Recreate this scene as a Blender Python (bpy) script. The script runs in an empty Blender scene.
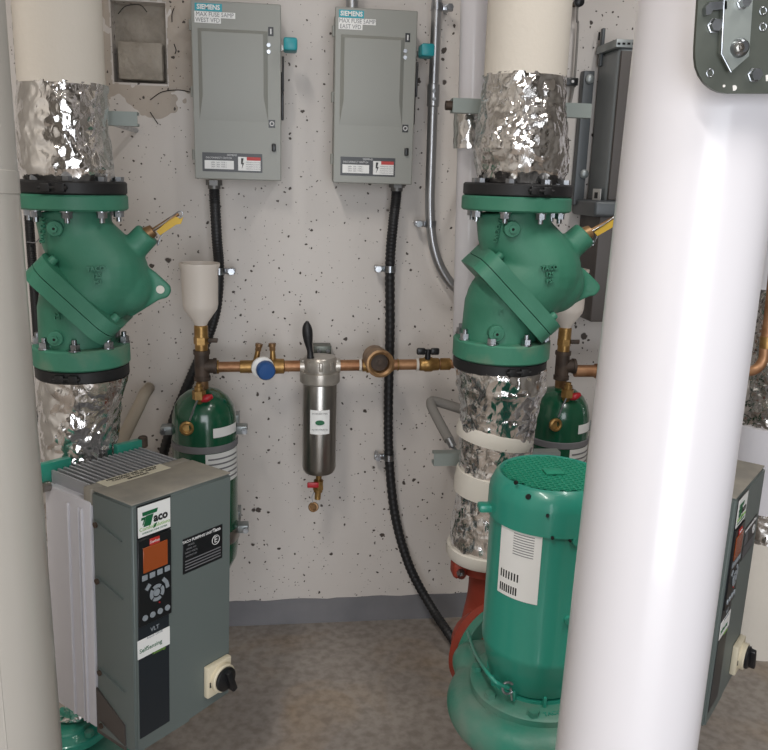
import bpy, bmesh, math, random
from mathutils import Vector as V, Matrix as Mx, noise
random.seed(7)
PI = math.pi
COL = bpy.context.scene.collection
SC = bpy.context.scene
# ------------------------------------------------------------------ camera
F = 800.0; VPX, VPY = 286.0, 3650.0; PSI = math.radians(7.5); CX, CY = 384.0, 375.0
CAM = V((0, 0, 1.2))
_d = V((VPX-CX, -(VPY-CY), -F)); UP = -_d.normalized(); _fw = V((0, 0, -1))
_fh = (_fw - UP*_fw.dot(UP)).normalized(); _rh = _fh.cross(UP)
_Y = math.cos(PSI)*_fh - math.sin(PSI)*_rh; _X = math.cos(PSI)*_rh + math.sin(PSI)*_fh
R3 = Mx((_X, _Y, UP))
def ray(px, py): return R3 @ V((px-CX, -(py-CY), -F))
def at(px, py, Y):
    v = ray(px, py); return CAM + v*((Y-CAM.y)/v.y)
def onz(px, py, Z):
    v = ray(px, py); return CAM + v*((Z-CAM.z)/v.z)
def hit(px, py, o, n):
    v = ray(px, py); return CAM + v*((o-CAM).dot(n)/v.dot(n))
def mpp(P): return -(R3.transposed() @ (P-CAM)).z / F     # metres per pixel at a point
cd = bpy.data.cameras.new('camera'); cam = bpy.data.objects.new('camera', cd); COL.objects.link(cam)
cam.matrix_world = Mx.Translation(CAM) @ R3.to_4x4()
cd.sensor_width = 36; cd.lens = F/768*36; cd.clip_start = .02; SC.camera = cam

# ------------------------------------------------------------------ materials
def lin(c):
    if isinstance(c, str):
        c = tuple(int(c[i:i+2], 16)/255 for i in (0, 2, 4))
    return tuple(x/12.92 if x <= .04045 else ((x+.055)/1.055)**2.4 for x in c) + (1,)
def mat(name, c, rough=.5, metal=0, c2=None, nscale=12, namt=(.35, .65), bump=0, bscale=60, coat=0, bdist=.002, **kw):
    m = bpy.data.materials.new(name); m.use_nodes = True; nt = m.node_tree; N = nt.nodes; L = nt.links
    b = N['Principled BSDF']
    b.inputs['Base Color'].default_value = lin(c); b.inputs['Roughness'].default_value = rough
    b.inputs['Metallic'].default_value = metal; b.inputs['Coat Weight'].default_value = coat
    b.inputs['Coat Roughness'].default_value = .08
    for k, v in kw.items(): b.inputs[k.replace('_', ' ')].default_value = v
    tc = N.new('ShaderNodeTexCoord')
    if c2:
        n = N.new('ShaderNodeTexNoise'); n.inputs['Scale'].default_value = nscale; n.inputs['Detail'].default_value = 6
        L.new(tc.outputs['Object'], n.inputs['Vector'])
        r = N.new('ShaderNodeValToRGB'); r.color_ramp.elements[0].position = namt[0]; r.color_ramp.elements[1].position = namt[1]
        r.color_ramp.elements[0].color = lin(c); r.color_ramp.elements[1].color = lin(c2)
        L.new(n.outputs[0], r.inputs[0]); L.new(r.outputs[0], b.inputs['Base Color'])
    if bump:
        n = N.new('ShaderNodeTexNoise'); n.inputs['Scale'].default_value = bscale; n.inputs['Detail'].default_value = 5
        L.new(tc.outputs['Object'], n.inputs['Vector'])
        bp = N.new('ShaderNodeBump'); bp.inputs['Strength'].default_value = bump; bp.inputs['Distance'].default_value = bdist
        L.new(n.outputs[0], bp.inputs['Height']); L.new(bp.outputs[0], b.inputs['Normal'])
    return m
M = dict(
 green=mat('valve_green', '35775f', .5, c2='47866f', nscale=9, bump=.25, bscale=220, bdist=.001),
 dustgreen=mat('dusty_green', '3f826a', .6, c2='7f8a76', nscale=14, namt=(.48, .8), bump=.3, bscale=160, bdist=.001),
 pumpgreen=mat('pump_green', '288976', .33, c2='2e8f7c', nscale=6, coat=.3),
 castpump=mat('cast_pump_green', '2a806c', .45, c2='75857a', nscale=9, namt=(.42, .75), bump=.35, bscale=120, bdist=.0015),
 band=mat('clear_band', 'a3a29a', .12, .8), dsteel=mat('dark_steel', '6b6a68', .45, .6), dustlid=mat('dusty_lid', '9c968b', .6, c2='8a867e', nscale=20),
 tank=mat('tank_green', '0c4f35', .25, coat=.5),
 red=mat('red_primer', '9b3f2c', .6, c2='8c3424', bump=.2, bscale=150),
 black=mat('black_rubber', '1c1c1e', .5), blackp=mat('black_plastic', '17181b', .35), panel=mat('dark_panel', '20262c', .35),
 zinc=mat('zinc', 'b9bcc0', .28, 1, c2='8e9195', nscale=40), steel=mat('brushed_steel', '9a9691', .28, 1),
 stain=mat('stainless', 'a8a49f', .28, .95, c2='8f8b86', nscale=3), cast=mat('cast_clear_head', 'b4aea6', .3, .55, c2='98928a', nscale=25),
 galv=mat('galvanised', 'a3a8a8', .42, .6, c2='8c9292', nscale=25), strut=mat('strut_grey', '8e9692', .5, .2),
 emt=mat('conduit_steel', 'a8a9ab', .3, .85), arm=mat('plated_arm', 'a3a9a5', .38, .6, c2='959b97', nscale=20), platest=mat('plated_bracket', '666a63', .4, .6, c2='595d56', nscale=20),
 brass=mat('brass', 'b08c55', .38, .7, c2='8a6a3e', nscale=45), copper=mat('copper', 'b58a66', .45, .55, c2='8e6344', nscale=28),
 bronze=mat('bronze', 'a07e58', .45, .6, c2='7d5f42', nscale=40), iron=mat('dark_fitting', '54463c', .6, .3, c2='3d332c', nscale=40),
 yellow=mat('yellow_tag', 'c5a028', .5), blue=mat('blue_knob', '27528c', .4), redh=mat('red_handle', 'a8202a', .4),
 white=mat('white_plastic', 'e6e4e0', .4), tape=mat('white_tape', 'd9d4cb', .6),
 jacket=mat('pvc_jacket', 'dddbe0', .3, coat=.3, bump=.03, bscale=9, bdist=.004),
 jacket_shade=mat('pvc_jacket_shade', 'aeaaa3', .32, coat=.3, bump=.05, bscale=9, bdist=.004),  # darker copy of the white jacket; weaker light is put into the colour
 paper=mat('paper_jacket', 'dcd5ca', .75, bump=.5, bscale=90, bdist=.0015), foam=mat('grey_foam', '86837f', .85, bump=.3, bscale=200),
 beigefoam=mat('beige_foam', 'a69b8c', .85, bump=.3, bscale=150),
 enc=mat('enclosure_grey', '8f908a', .42), vfd=mat('drive_grey', '626b69', .45), vfdl=mat('drive_grey_side', '626865', .5),
 alu=mat('heatsink_alu', 'cfced4', .5, .1), fin=mat('heatsink_fin', 'a3a4a8', .5, .2),
 cab=mat('cabinet_grey', '565a5d', .38, .2), cab_lit=mat('cabinet_lit_grey', '83888a', .4, .1), cabd=mat('cabinet_brown_grey', '4b4542', .45),  # second grey is lightened; light on the housing's left side is in its colour
 teal=mat('teal_handle', '178f98', .4), tealsign=mat('teal_label', '2f9fae', .5), label=mat('label_white', 'e8e8e6', .5),
 cream=mat('label_cream', 'd9d2bd', .5), ink=mat('ink_black', '1a1a1a', .5), inkgrey=mat('ink_grey', '77777a', .5), inkwhite=mat('ink_white', 'd8d8d8', .5),
 inkgreen=mat('ink_green', '11603a', .5), inkred=mat('ink_red', 'b8322e', .5), lime=mat('ink_lime', '7fae4a', .5),
 display=mat('orange_display', '9a4a22', .25, coat=.4), key=mat('key_grey', '8b9298', .4), beige=mat('switch_beige', 'd2c8b0', .45),
 funnel=mat('translucent_plastic', 'ddd3c9', .4),
 mesh=mat('fan_grid', '2a9073', .5), hole=mat('dark_void', '0c0c0c', .9), rust=mat('rust', '8a5a3a', .8),
)
def foilmat():
    m = mat('foil', 'e2e0de', .09, 1); nt = m.node_tree; N = nt.nodes; L = nt.links; b = N['Principled BSDF']
    tc = N.new('ShaderNodeTexCoord'); mp = N.new('ShaderNodeMapping'); mp.inputs['Scale'].default_value = (1, 1, .7)
    L.new(tc.outputs['Object'], mp.inputs[0])
    v = N.new('ShaderNodeTexVoronoi'); v.inputs['Scale'].default_value = 55; v.inputs['Randomness'].default_value = 1
    n = N.new('ShaderNodeTexNoise'); n.inputs['Scale'].default_value = 30; n.inputs['Detail'].default_value = 8; n.inputs['Distortion'].default_value = 1.5
    L.new(mp.outputs[0], v.inputs['Vector']); L.new(mp.outputs[0], n.inputs['Vector'])
    a = N.new('ShaderNodeMath'); a.operation = 'ADD'; L.new(v.outputs['Distance'], a.inputs[0]); L.new(n.outputs[0], a.inputs[1])
    bp = N.new('ShaderNodeBump'); bp.inputs['Strength'].default_value = .4; bp.inputs['Distance'].default_value = .005
    L.new(a.outputs[0], bp.inputs['Height']); L.new(bp.outputs[0], b.inputs['Normal'])
    return m
M['foil'] = foilmat()
def wallmat(name, c, c2, holes=True, rough=.6):
    m = mat(name, c, rough, 0, c2=c2, nscale=2.2, namt=(.3, .7)); nt = m.node_tree; N = nt.nodes; L = nt.links; b = N['Principled BSDF']
    base = b.inputs['Base Color'].links[0].from_socket
    tc = N.new('ShaderNodeTexCoord'); nd = N.new('ShaderNodeTexNoise'); nd.inputs['Scale'].default_value = 70; nd.inputs['Detail'].default_value = 3
    L.new(tc.outputs['Object'], nd.inputs['Vector'])
    vm = N.new('ShaderNodeVectorMath'); vm.operation = 'MULTIPLY_ADD'; vm.inputs[1].default_value = (.012,)*3
    L.new(nd.outputs['Color'], vm.inputs[0]); L.new(tc.outputs['Object'], vm.inputs[2])
    fac = None
    for sc, th, pw in ((15, .15, 5), (36, .24, 3.8), (75, .27, 3.2), (120, .24, 3.6)):
        v = N.new('ShaderNodeTexVoronoi'); v.voronoi_dimensions = '3D'; v.inputs['Scale'].default_value = sc
        L.new(vm.outputs[0], v.inputs['Vector'])
        s = N.new('ShaderNodeSeparateColor'); L.new(v.outputs['Color'], s.inputs[0])
        p = N.new('ShaderNodeMath'); p.operation = 'POWER'; p.inputs[1].default_value = pw; L.new(s.outputs[0], p.inputs[0])
        q = N.new('ShaderNodeMath'); q.operation = 'MULTIPLY'; q.inputs[1].default_value = th; L.new(p.outputs[0], q.inputs[0])
        u = N.new('ShaderNodeMath'); u.operation = 'SUBTRACT'; L.new(q.outputs[0], u.inputs[0]); L.new(v.outputs['Distance'], u.inputs[1])
        w = N.new('ShaderNodeMath'); w.operation = 'MULTIPLY'; w.inputs[1].default_value = 30; w.use_clamp = True; L.new(u.outputs[0], w.inputs[0])
        if fac:
            x = N.new('ShaderNodeMath'); x.operation = 'MAXIMUM'; L.new(fac, x.inputs[0]); L.new(w.outputs[0], x.inputs[1]); fac = x.outputs[0]
        else: fac = w.outputs[0]
    if holes:
        mx = N.new('ShaderNodeMix'); mx.data_type = 'RGBA'; L.new(fac, mx.inputs['Factor']); L.new(base, mx.inputs['A'])
        mx.inputs['B'].default_value = lin('453c36'); L.new(mx.outputs['Result'], b.inputs['Base Color'])
    n2 = N.new('ShaderNodeTexNoise'); n2.inputs['Scale'].default_value = 18; n2.inputs['Detail'].default_value = 8
    L.new(tc.outputs['Object'], n2.inputs['Vector'])
    h = N.new('ShaderNodeMath'); h.operation = 'SUBTRACT'; L.new(n2.outputs[0], h.inputs[0])
    if holes: L.new(fac, h.inputs[1])
    else: h.inputs[1].default_value = 0
    bp = N.new('ShaderNodeBump'); bp.inputs['Strength'].default_value = .35; bp.inputs['Distance'].default_value = .004
    L.new(h.outputs[0], bp.inputs['Height']); L.new(bp.outputs[0], b.inputs['Normal'])
    return m
M['wall'] = wallmat('painted_concrete', 'c6bfb9', 'd0cac5')
M['wallr'] = wallmat('rough_painted_concrete', 'bbb0a5', 'a59a8e')
M['wallp'] = wallmat('plain_wall', 'b8b2aa', 'bdb7af', holes=False)
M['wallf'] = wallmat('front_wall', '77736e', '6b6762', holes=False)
M['band'] = mat('painted_band', '6f6f73', .6, c2='7b7a7d', nscale=8, bump=.4, bscale=60)
M['rough'] = mat('rough_concrete', 'aba398', .85, c2='8f877c', nscale=14, bump=1, bscale=40, bdist=.012)
def floormat():
    m = mat('concrete_floor', '928a84', .36, c2='a39b93', nscale=3.5, namt=(.3, .7)); nt = m.node_tree; N = nt.nodes; L = nt.links; b = N['Principled BSDF']
    base = b.inputs['Base Color'].links[0].from_socket; tc = N.new('ShaderNodeTexCoord')
    n = N.new('ShaderNodeTexNoise'); n.inputs['Scale'].default_value = 5; n.inputs['Detail'].default_value = 9; n.inputs['Distortion'].default_value = .8
    L.new(tc.outputs['Object'], n.inputs['Vector'])
    r = N.new('ShaderNodeValToRGB'); r.color_ramp.elements[0].position = .5; r.color_ramp.elements[1].position = .72
    r.color_ramp.elements[0].color = (0, 0, 0, 1); r.color_ramp.elements[1].color = (.75, .75, .75, 1); L.new(n.outputs[0], r.inputs[0])
    mx = N.new('ShaderNodeMix'); mx.data_type = 'RGBA'; L.new(r.outputs[0], mx.inputs['Factor']); L.new(base, mx.inputs['A']); mx.inputs['B'].default_value = lin('a38f78')
    n3 = N.new('ShaderNodeTexNoise'); n3.inputs['Scale'].default_value = 45; n3.inputs['Detail'].default_value = 6; L.new(tc.outputs['Object'], n3.inputs['Vector'])
    r3 = N.new('ShaderNodeValToRGB'); r3.color_ramp.elements[0].position = .35; r3.color_ramp.elements[1].position = .6
    r3.color_ramp.elements[0].color = (.72, .7, .68, 1); r3.color_ramp.elements[1].color = (1, 1, 1, 1); L.new(n3.outputs[0], r3.inputs[0])
    mu = N.new('ShaderNodeMix'); mu.data_type = 'RGBA'; mu.blend_type = 'MULTIPLY'; mu.inputs['Factor'].default_value = 1
    L.new(mx.outputs['Result'], mu.inputs['A']); L.new(r3.outputs[0], mu.inputs['B']); L.new(mu.outputs['Result'], b.inputs['Base Color'])
    bp = N.new('ShaderNodeBump'); bp.inputs['Strength'].default_value = .35; bp.inputs['Distance'].default_value = .003
    L.new(n3.outputs[0], bp.inputs['Height']); L.new(bp.outputs[0], b.inputs['Normal'])
    return m
M['floor'] = floormat()

# ------------------------------------------------------------------ builders
def inv_of(p):
    m = Mx.Identity(4)
    while p: m = p.matrix_basis @ m; p = p.parent
    return m.inverted()
def frame(o, x, n):
    """local x right, y up, z along n"""
    n = V(n).normalized(); x = V(x); x = (x - n*x.dot(n)).normalized(); y = n.cross(x)
    m = Mx((x, y, n)).transposed().to_4x4(); m.translation = V(o); return m
def axisframe(a, b):
    n = (V(b)-V(a)); q = n.to_track_quat('Z', 'Y').to_matrix().to_4x4(); q.translation = V(a); return q
def spline(pts, n=10):
    pts = [V(p) for p in pts]
    if len(pts) < 3: return pts
    P = [pts[0]*2-pts[1]] + pts + [pts[-1]*2-pts[-2]]; out = []
    for i in range(1, len(P)-2):
        a, b, c, d = P[i-1:i+3]
        for k in range(n):
            t = k/n
            out.append(.5*((2*b)+(c-a)*t+(2*a-5*b+4*c-d)*t*t+(3*b-a-3*c+d)*t**3))
    out.append(pts[-1]); return out
class MB:
    def __init__(s): s.bm = bmesh.new()
    def _x(s, vs, m):
        if m is not None: bmesh.ops.transform(s.bm, matrix=m, verts=vs)
    def box(s, c, d, m=None, bev=0, seg=2):
        g = bmesh.ops.create_cube(s.bm, size=1)['verts']
        for v in g: v.co = V((v.co.x*d[0], v.co.y*d[1], v.co.z*d[2])) + V(c)
        if bev:
            es = list({e for v in g for e in v.link_edges})
            r = bmesh.ops.bevel(s.bm, geom=es, offset=bev, segments=seg, affect='EDGES', profile=.5)
            g = list({v for f in r['faces'] for v in f.verts} | {v for v in g if v.is_valid})
        s._x(g, m); return s
    def lathe(s, prof, m=None, seg=32, cap=True):
        rings = []
        for r, z in prof:
            if r < 1e-6: rings.append([s.bm.verts.new((0, 0, z))])
            else: rings.append([s.bm.verts.new((r*math.cos(2*PI*i/seg), r*math.sin(2*PI*i/seg), z)) for i in range(seg)])
        for A, B in zip(rings, rings[1:]):
            for i in range(seg):
                j = (i+1) % seg
                if len(A) == 1 and len(B) == 1: continue
                if len(A) == 1: s.bm.faces.new((A[0], B[j], B[i]))
                elif len(B) == 1: s.bm.faces.new((A[i], A[j], B[0]))
                else: s.bm.faces.new((A[i], A[j], B[j], B[i]))
        if cap:
            if len(rings[0]) > 1: s.bm.faces.new(rings[0][::-1])
            if len(rings[-1]) > 1: s.bm.faces.new(rings[-1])
        s._x([v for r in rings for v in r], m); return s
    def cyl(s, a, b, r, r2=None, seg=24, bev=0):
        h = (V(b)-V(a)).length; r2 = r if r2 is None else r2
        p = [(r, 0), (r2, h)] if not bev else [(r-bev, 0), (r, bev), (r2, h-bev), (r2-bev, h)]
        return s.lathe(p, axisframe(a, b), seg)
    def tube(s, pts, r, seg=14, smooth=8, radii=None):
        pts = spline(pts, smooth) if smooth else [V(p) for p in pts]
        n = len(pts); rings = []; up = None
        for i, p in enumerate(pts):
            t = (pts[min(i+1, n-1)]-pts[max(i-1, 0)]).normalized()
            if up is None:
                up = V((0, 0, 1)) if abs(t.z) < .9 else V((1, 0, 0))
            up = (up - t*up.dot(t)).normalized(); w = t.cross(up)
            rr = radii(i/(n-1), i) if radii else r
            rings.append([s.bm.verts.new(p + (up*math.cos(2*PI*k/seg)+w*math.sin(2*PI*k/seg))*rr) for k in range(seg)])
        for A, B in zip(rings, rings[1:]):
            for i in range(seg): s.bm.faces.new((A[i], A[(i+1) % seg], B[(i+1) % seg], B[i]))
        s.bm.faces.new(rings[0][::-1]); s.bm.faces.new(rings[-1]); return s
    def prism(s, poly, h, m=None):
        a = [s.bm.verts.new((x, y, 0)) for x, y in poly]; b = [s.bm.verts.new((x, y, h)) for x, y in poly]; n = len(a)
        s.bm.faces.new(a[::-1]); s.bm.faces.new(b)
        for i in range(n): s.bm.faces.new((a[i], a[(i+1) % n], b[(i+1) % n], b[i]))
        s._x(a+b, m); return s
    def sph(s, c, r, sc=(1, 1, 1), m=None, seg=24):
        g = bmesh.ops.create_uvsphere(s.bm, u_segments=seg, v_segments=seg//2, radius=r)['verts']
        for v in g: v.co = V((v.co.x*sc[0], v.co.y*sc[1], v.co.z*sc[2])) + V(c)
        s._x(g, m); return s
    def torus(s, R, r, m=None, seg=32, sm=10, a0=0, a1=2*PI):
        full = abs(a1-a0-2*PI) < 1e-4; n = seg if full else seg+1; rings = []
        for i in range(n):
            a = a0+(a1-a0)*i/seg
            rings.append([s.bm.verts.new(((R+r*math.cos(t))*math.cos(a), (R+r*math.cos(t))*math.sin(a), r*math.sin(t))) for t in [2*PI*k/sm for k in range(sm)]])
        for i in range(n if full else n-1):
            A, B = rings[i], rings[(i+1) % n]
            for k in range(sm): s.bm.faces.new((A[k], B[k], B[(k+1) % sm], A[(k+1) % sm]))
        if not full: s.bm.faces.new(rings[0]); s.bm.faces.new(rings[-1][::-1])
        s._x([v for q in rings for v in q], m); return s
    def hexn(s, a, b, r): return s.cyl(a, b, r, seg=6)
    def build(s, name, m, parent=None, smooth=40, local=False, remesh=None, flat=False):
        bmesh.ops.recalc_face_normals(s.bm, faces=s.bm.faces[:])
        me = bpy.data.meshes.new(name); s.bm.to_mesh(me); s.bm.free()
        o = bpy.data.objects.new(name, me); COL.objects.link(o)
        if remesh:
            a = o.modifiers.new('r', 'REMESH'); a.mode = 'VOXEL'; a.voxel_size = remesh[0]
            b = o.modifiers.new('s', 'SMOOTH'); b.iterations = remesh[1]; b.factor = .6
            bpy.context.view_layer.update(); dg = bpy.context.evaluated_depsgraph_get()
            me2 = bpy.data.meshes.new_from_object(o.evaluated_get(dg)); o.modifiers.clear(); o.data = me2; me = me2; smooth = 75
        me.materials.clear(); me.materials.append(M[m] if isinstance(m, str) else m)
        if not flat:
            me.shade_smooth(); me.set_sharp_from_angle(angle=math.radians(smooth))
        if parent:
            if not local: me.transform(inv_of(parent))
            o.parent = parent
        return o
def tag(o, label=None, cat=None, group=None, kind=None):
    if label: o['label'] = label
    if cat: o['category'] = cat
    if group: o['group'] = group
    if kind: o['kind'] = kind
    return o
def thing(name, loc, label, cat, group=None, rz=0, rx=0, ry=0):
    o = bpy.data.objects.new(name, None); COL.objects.link(o); o.location = loc; o.rotation_euler = (rx, ry, rz)
    o.empty_display_size = .05
    bpy.context.view_layer.update()
    return tag(o, label, cat, group)
def kids(o): return [c for c in bpy.data.objects if c.parent == o]
def dup(o, parent=None):
    c = o.copy(); COL.objects.link(c); c.parent = parent
    for ch in kids(o):
        dup(ch, c)
    return c
def text(s, size, m, mt, parent, name='lettering', align='CENTER', local=False, bold=0, sx=1, ext=.0002):
    cu = bpy.data.curves.new('t', 'FONT'); cu.body = s; cu.size = size; cu.align_x = align; cu.align_y = 'CENTER'
    cu.offset = bold; cu.extrude = ext; cu.resolution_u = 2
    o = bpy.data.objects.new('t', cu); COL.objects.link(o); bpy.context.view_layer.update()
    me = bpy.data.meshes.new_from_object(o.evaluated_get(bpy.context.evaluated_depsgraph_get()))
    bpy.data.objects.remove(o); bpy.data.curves.remove(cu)
    me.transform(m @ Mx.Diagonal((sx, 1, 1, 1)))
    q = bpy.data.objects.new(name, me); COL.objects.link(q); me.materials.clear(); me.materials.append(M[mt]); me.name = name
    if parent:
        if not local: me.transform(inv_of(parent))
        q.parent = parent
    return q
FR = lambda P: frame(P, (1, 0, 0), (0, -1, 0))     # faces the camera side of the room
# ------------------------------------------------------------------ the room
XL, XR, YF, YB, ZC = -1.6, 2.4, -2.2, 2.0, 2.7
def struct(o): o['kind'] = 'structure'; return o
pa, pb = at(114, 82, YB), at(165, 3, YB)
m = MB()
def slab(x0, x1, z0, z1, y0=YB, y1=YB+.15): m.box(((x0+x1)/2, (y0+y1)/2, (z0+z1)/2), (x1-x0, y1-y0, z1-z0))
slab(XL, pa.x, 0, ZC); slab(pb.x, XR, 0, ZC); slab(pa.x, pb.x, 0, pa.z); slab(pa.x, pb.x, pb.z, ZC); slab(pa.x-.01, pb.x+.01, pa.z-.01, pb.z+.01, YB+.06, YB+.16)
struct(m.build('wall_back', 'wall', flat=True))
def bx(name, c, d, mt, bev=0): return struct(MB().box(c, d, bev=bev).build(name, mt))
bx('floor', ((XL+XR)/2, (YF+YB)/2, -.05), (XR-XL+.3, YB-YF+.3, .1), 'floor')
bx('ceiling', ((XL+XR)/2, (YF+YB)/2, ZC+.05), (XR-XL+.3, YB-YF+.3, .1), 'wallp')
bx('wall_left', (XL-.05, (YF+YB)/2, ZC/2), (.1, YB-YF, ZC), 'wallp')
bx('wall_right', (XR+.05, (YF+YB)/2, ZC/2), (.1, YB-YF, ZC), 'wallf')
m = MB()                                            # wall behind the camera with a doorway
DX0, DX1 = -.7, 1.1
for (x0, x1, z0, z1) in ((XL, DX0, 0, ZC), (DX1, XR, 0, ZC), (DX0, DX1, 2.2, ZC)): m.box(((x0+x1)/2, YF-.05, (z0+z1)/2), (x1-x0, .1, z1-z0))
struct(m.build('wall_front', 'wallf'))
# painted band along the foot of the wall, ragged top edge
zb = at(350, 597, YB).z; m = MB(); n = 160; tops = []
for i in range(n+1):
    x = XL+(XR-XL)*i/n; tops.append((x, zb+.004*noise.noise(V((x*14, 0, 0)))+.003*noise.noise(V((x*45, 3, 0)))))
m.prism([(XL, 0)]+[] + [(XR, 0)] + tops[::-1], .003, frame((0, YB, 0), (1, 0, 0), (0, -1, 0)))
struct(m.build('baseboard_back', 'band'))
# mortared block in the wall recess
a, b = at(119, 79, YB), at(162, 43, YB); m = MB()
m.box(((a.x+b.x)/2, YB+.028, (a.z+b.z)/2), (b.x-a.x, .06, b.z-a.z), bev=.004); struct(m.build('trim_1', 'rough'))
a, b = at(114, 82, YB), at(165, 3, YB); m = MB()
m.box(((a.x+b.x)/2, YB+.052, (a.z+b.z)/2), (b.x-a.x, .014, b.z-a.z)); struct(m.build('trim_2', 'rough'))
m = MB(); NX, NZ = 110, 130; A_, B_ = at(98, 165, YB), at(200, 0, YB); B_.z += .05; g = {}
for i in range(NX+1):
    for k in range(NZ+1):
        x = A_.x+(B_.x-A_.x)*i/NX; z = A_.z+(B_.z-A_.z)*k/NZ; u, v = i/NX, k/NZ
        f = min(1, u*6, (1-u)*5, v*1.5-.28+.35*noise.noise(V((x*12, z*12, 9)))); q = V((x*9, z*9, 1.3)); h = noise.noise(q)+.6*noise.noise(q*3.1)+.35*noise.noise(q*8)
        jx = .004*noise.noise(V((x*60, z*60, 4)))
        g[i, k] = (m.bm.verts.new((x, YB+.0015-max(-.004, f*(.0045+.008*h)), z)), pa.x-.002+jx < x < pb.x+.002+jx and pa.z-.002+jx < z < pb.z+.002+jx)
for i in range(NX):
    for k in range(NZ):
        c = [g[i, k], g[i+1, k], g[i+1, k+1], g[i, k+1]]
        if any(q[1] for q in c): continue
        m.bm.faces.new([q[0] for q in c])
for v in [v for v in m.bm.verts if not v.link_faces]: m.bm.verts.remove(v)
struct(m.build('trim_3', 'wallr', smooth=80))
m = MB()
for pts in (((174, 8), (172, 14), (172, 22)), ((174, 44), (176, 50), (175, 54)), ((150, 100), (162, 92), (178, 90), (190, 92)), ((118, 14), (126, 6), (140, 5), (147, 12)), ((150, 112), (154, 118), (158, 124))):
    m.tube([at(x, y, YB-.004) for x, y in pts], .001, seg=6)
struct(m.build('trim_4', 'hole'))

# ------------------------------------------------------------------ foreground pipes
def line_ext(a, b, z0, z1):
    d = (b-a)/(b.z-a.z); return a+d*(z0-a.z), a+d*(z1-a.z)
def jacket(name, a, b, r, mt, label, z0=0, z1=ZC, bands=()):
    p, q = line_ext(a, b, z0, z1); t = thing(name, p, label, 'pipe')
    MB().cyl(p, q, r, seg=96).build('jacket', mt, t)
    ax = (q-p).normalized(); L = (q-p).length
    for z in bands:
        c = p+(q-p)*((z-z0)/(z1-z0)); MB().cyl(c-ax*.012, c+ax*.012, r+.0008, seg=96, bev=.0006).build('jacket_joint', mt, t)
    return t, p, q
A, B = at(624, 750, .77), at(692, 200, .83)
tR, pR, qR = jacket('insulated_pipe', A, B, .0785, 'jacket', 'big glossy white pipe in the right foreground, in front of the green pump', bands=(.28,))
A2, B2 = at(-10, 750, .88), at(-84, 0, .9)
zj = at(10, 184, .82).z
tL, pL, qL = jacket('insulated_pipe', A2, B2, .08, 'jacket_shade', 'white glossy pipe in a shaded tone, cut off by the left edge of the photo', bands=(zj,))
# long overlap seam of the left jacket
ax = (qL-pL).normalized(); s_ = MB()
for_dir = V((.55, -.83, 0)).normalized()
s_.tube([pL+for_dir*.0795, qL+for_dir*.0795], .0012, smooth=0, seg=8); s_.build('seam', 'jacket_shade', tL)

# steel bracket fixed to the right foreground pipe, top right corner
Yb = .735
o = hit(731, 48, V((0, Yb, 0)), V((0, -1, 0))); bt = thing('steel_bracket', o, 'plated steel bracket plate with bolts on the right foreground pipe', 'bracket')
def bp(x, y, dy=0): return at(x, y, Yb-dy)
Fm = frame((0, Yb, 0), (1, 0, 0), (0, -1, 0))
def w2(P): return (P.x, P.z)
poly = [at(697, -60, Yb), at(696, 0, Yb), at(693, 48, Yb)]
for k in range(7):
    t = k/6*PI/2; poly.append(at(725-32*math.cos(t), 58+36*math.sin(t), Yb))
poly += [at(768, 94, Yb), at(830, 94, Yb), at(830, -60, Yb)]
MB().prism([w2(p) for p in poly], .004, Fm).build('plate', 'platest', bt)
Ya = Yb-.010; ch = [at(727, -60, Ya), at(721.5, 52, Ya), at(732, 71, Ya), at(749, 56, Ya), at(757, -60, Ya)]
Fc = frame((0, Yb-.004, 0), (1, 0, 0), (0, -1, 0))
MB().prism([w2(p) for p in ch], .006, Fc).build('channel_arm', 'arm', bt)
edge = MB(); edge.tube([at(727, -60, Ya), at(721.5, 54, Ya), at(731, 72, Ya)], .0009, smooth=0, seg=8); edge.build('rolled_edge', 'zinc', bt)
hk = [at(x, y, Ya) for x, y in ((727, 1), (710, 2), (706, 7), (706, 15), (711, 14), (713, 10), (727, 9))]
MB().prism([w2(p) for p in hk], .006, Fc).build('hook_tab', 'zinc', bt)
def bolt(x, y, r, h, head='hex', base=.004, par=bt):
    P = at(x, y, Yb-base); mm = MB()
    if head == 'dome': mm.lathe([(r, 0), (r*.98, h*.3), (r*.75, h*.8), (r*.55, h), (0, h)], FR(P), 32)
    else: mm.lathe([(r*1.05, 0), (r*1.05, h*.2), (r*.9, h*.25), (r*.85, h), (0, h)], FR(P), 6)
    q = mm.build('bolt', 'zinc', par, smooth=30)
    if head == 'dome': MB().lathe([(r*.5, 0), (r*.5, h*.35), (r*.3, h*.4), (r*.28, h*.1), (0, h*.1)], FR(at(x, y, Yb-base-h*.95)), 6).build('nut', 'steel', q)
bolt(739, 48, .0085, .008, 'dome', .010); bolt(742, 3, .0055, .008, 'hex', .010)
bolt(714, 26, .0065, .006); bolt(754, 75, .0065, .006)
for (x, y) in ((710, 73), (763, 11), (763, 27)):
    MB().torus(.0032, .0008, FR(at(x, y, Yb-.004)), 20, 8).build('rivet_ring', 'zinc', bt)
for (x, y, r) in ((734, 88, .0025), (724, 86, .0012), (767, 78, .0028)):
    MB().cyl(at(x, y, Yb-.004), at(x, y, Yb-.0045), r, seg=16).build('hole_mark', 'white', bt)

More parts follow.
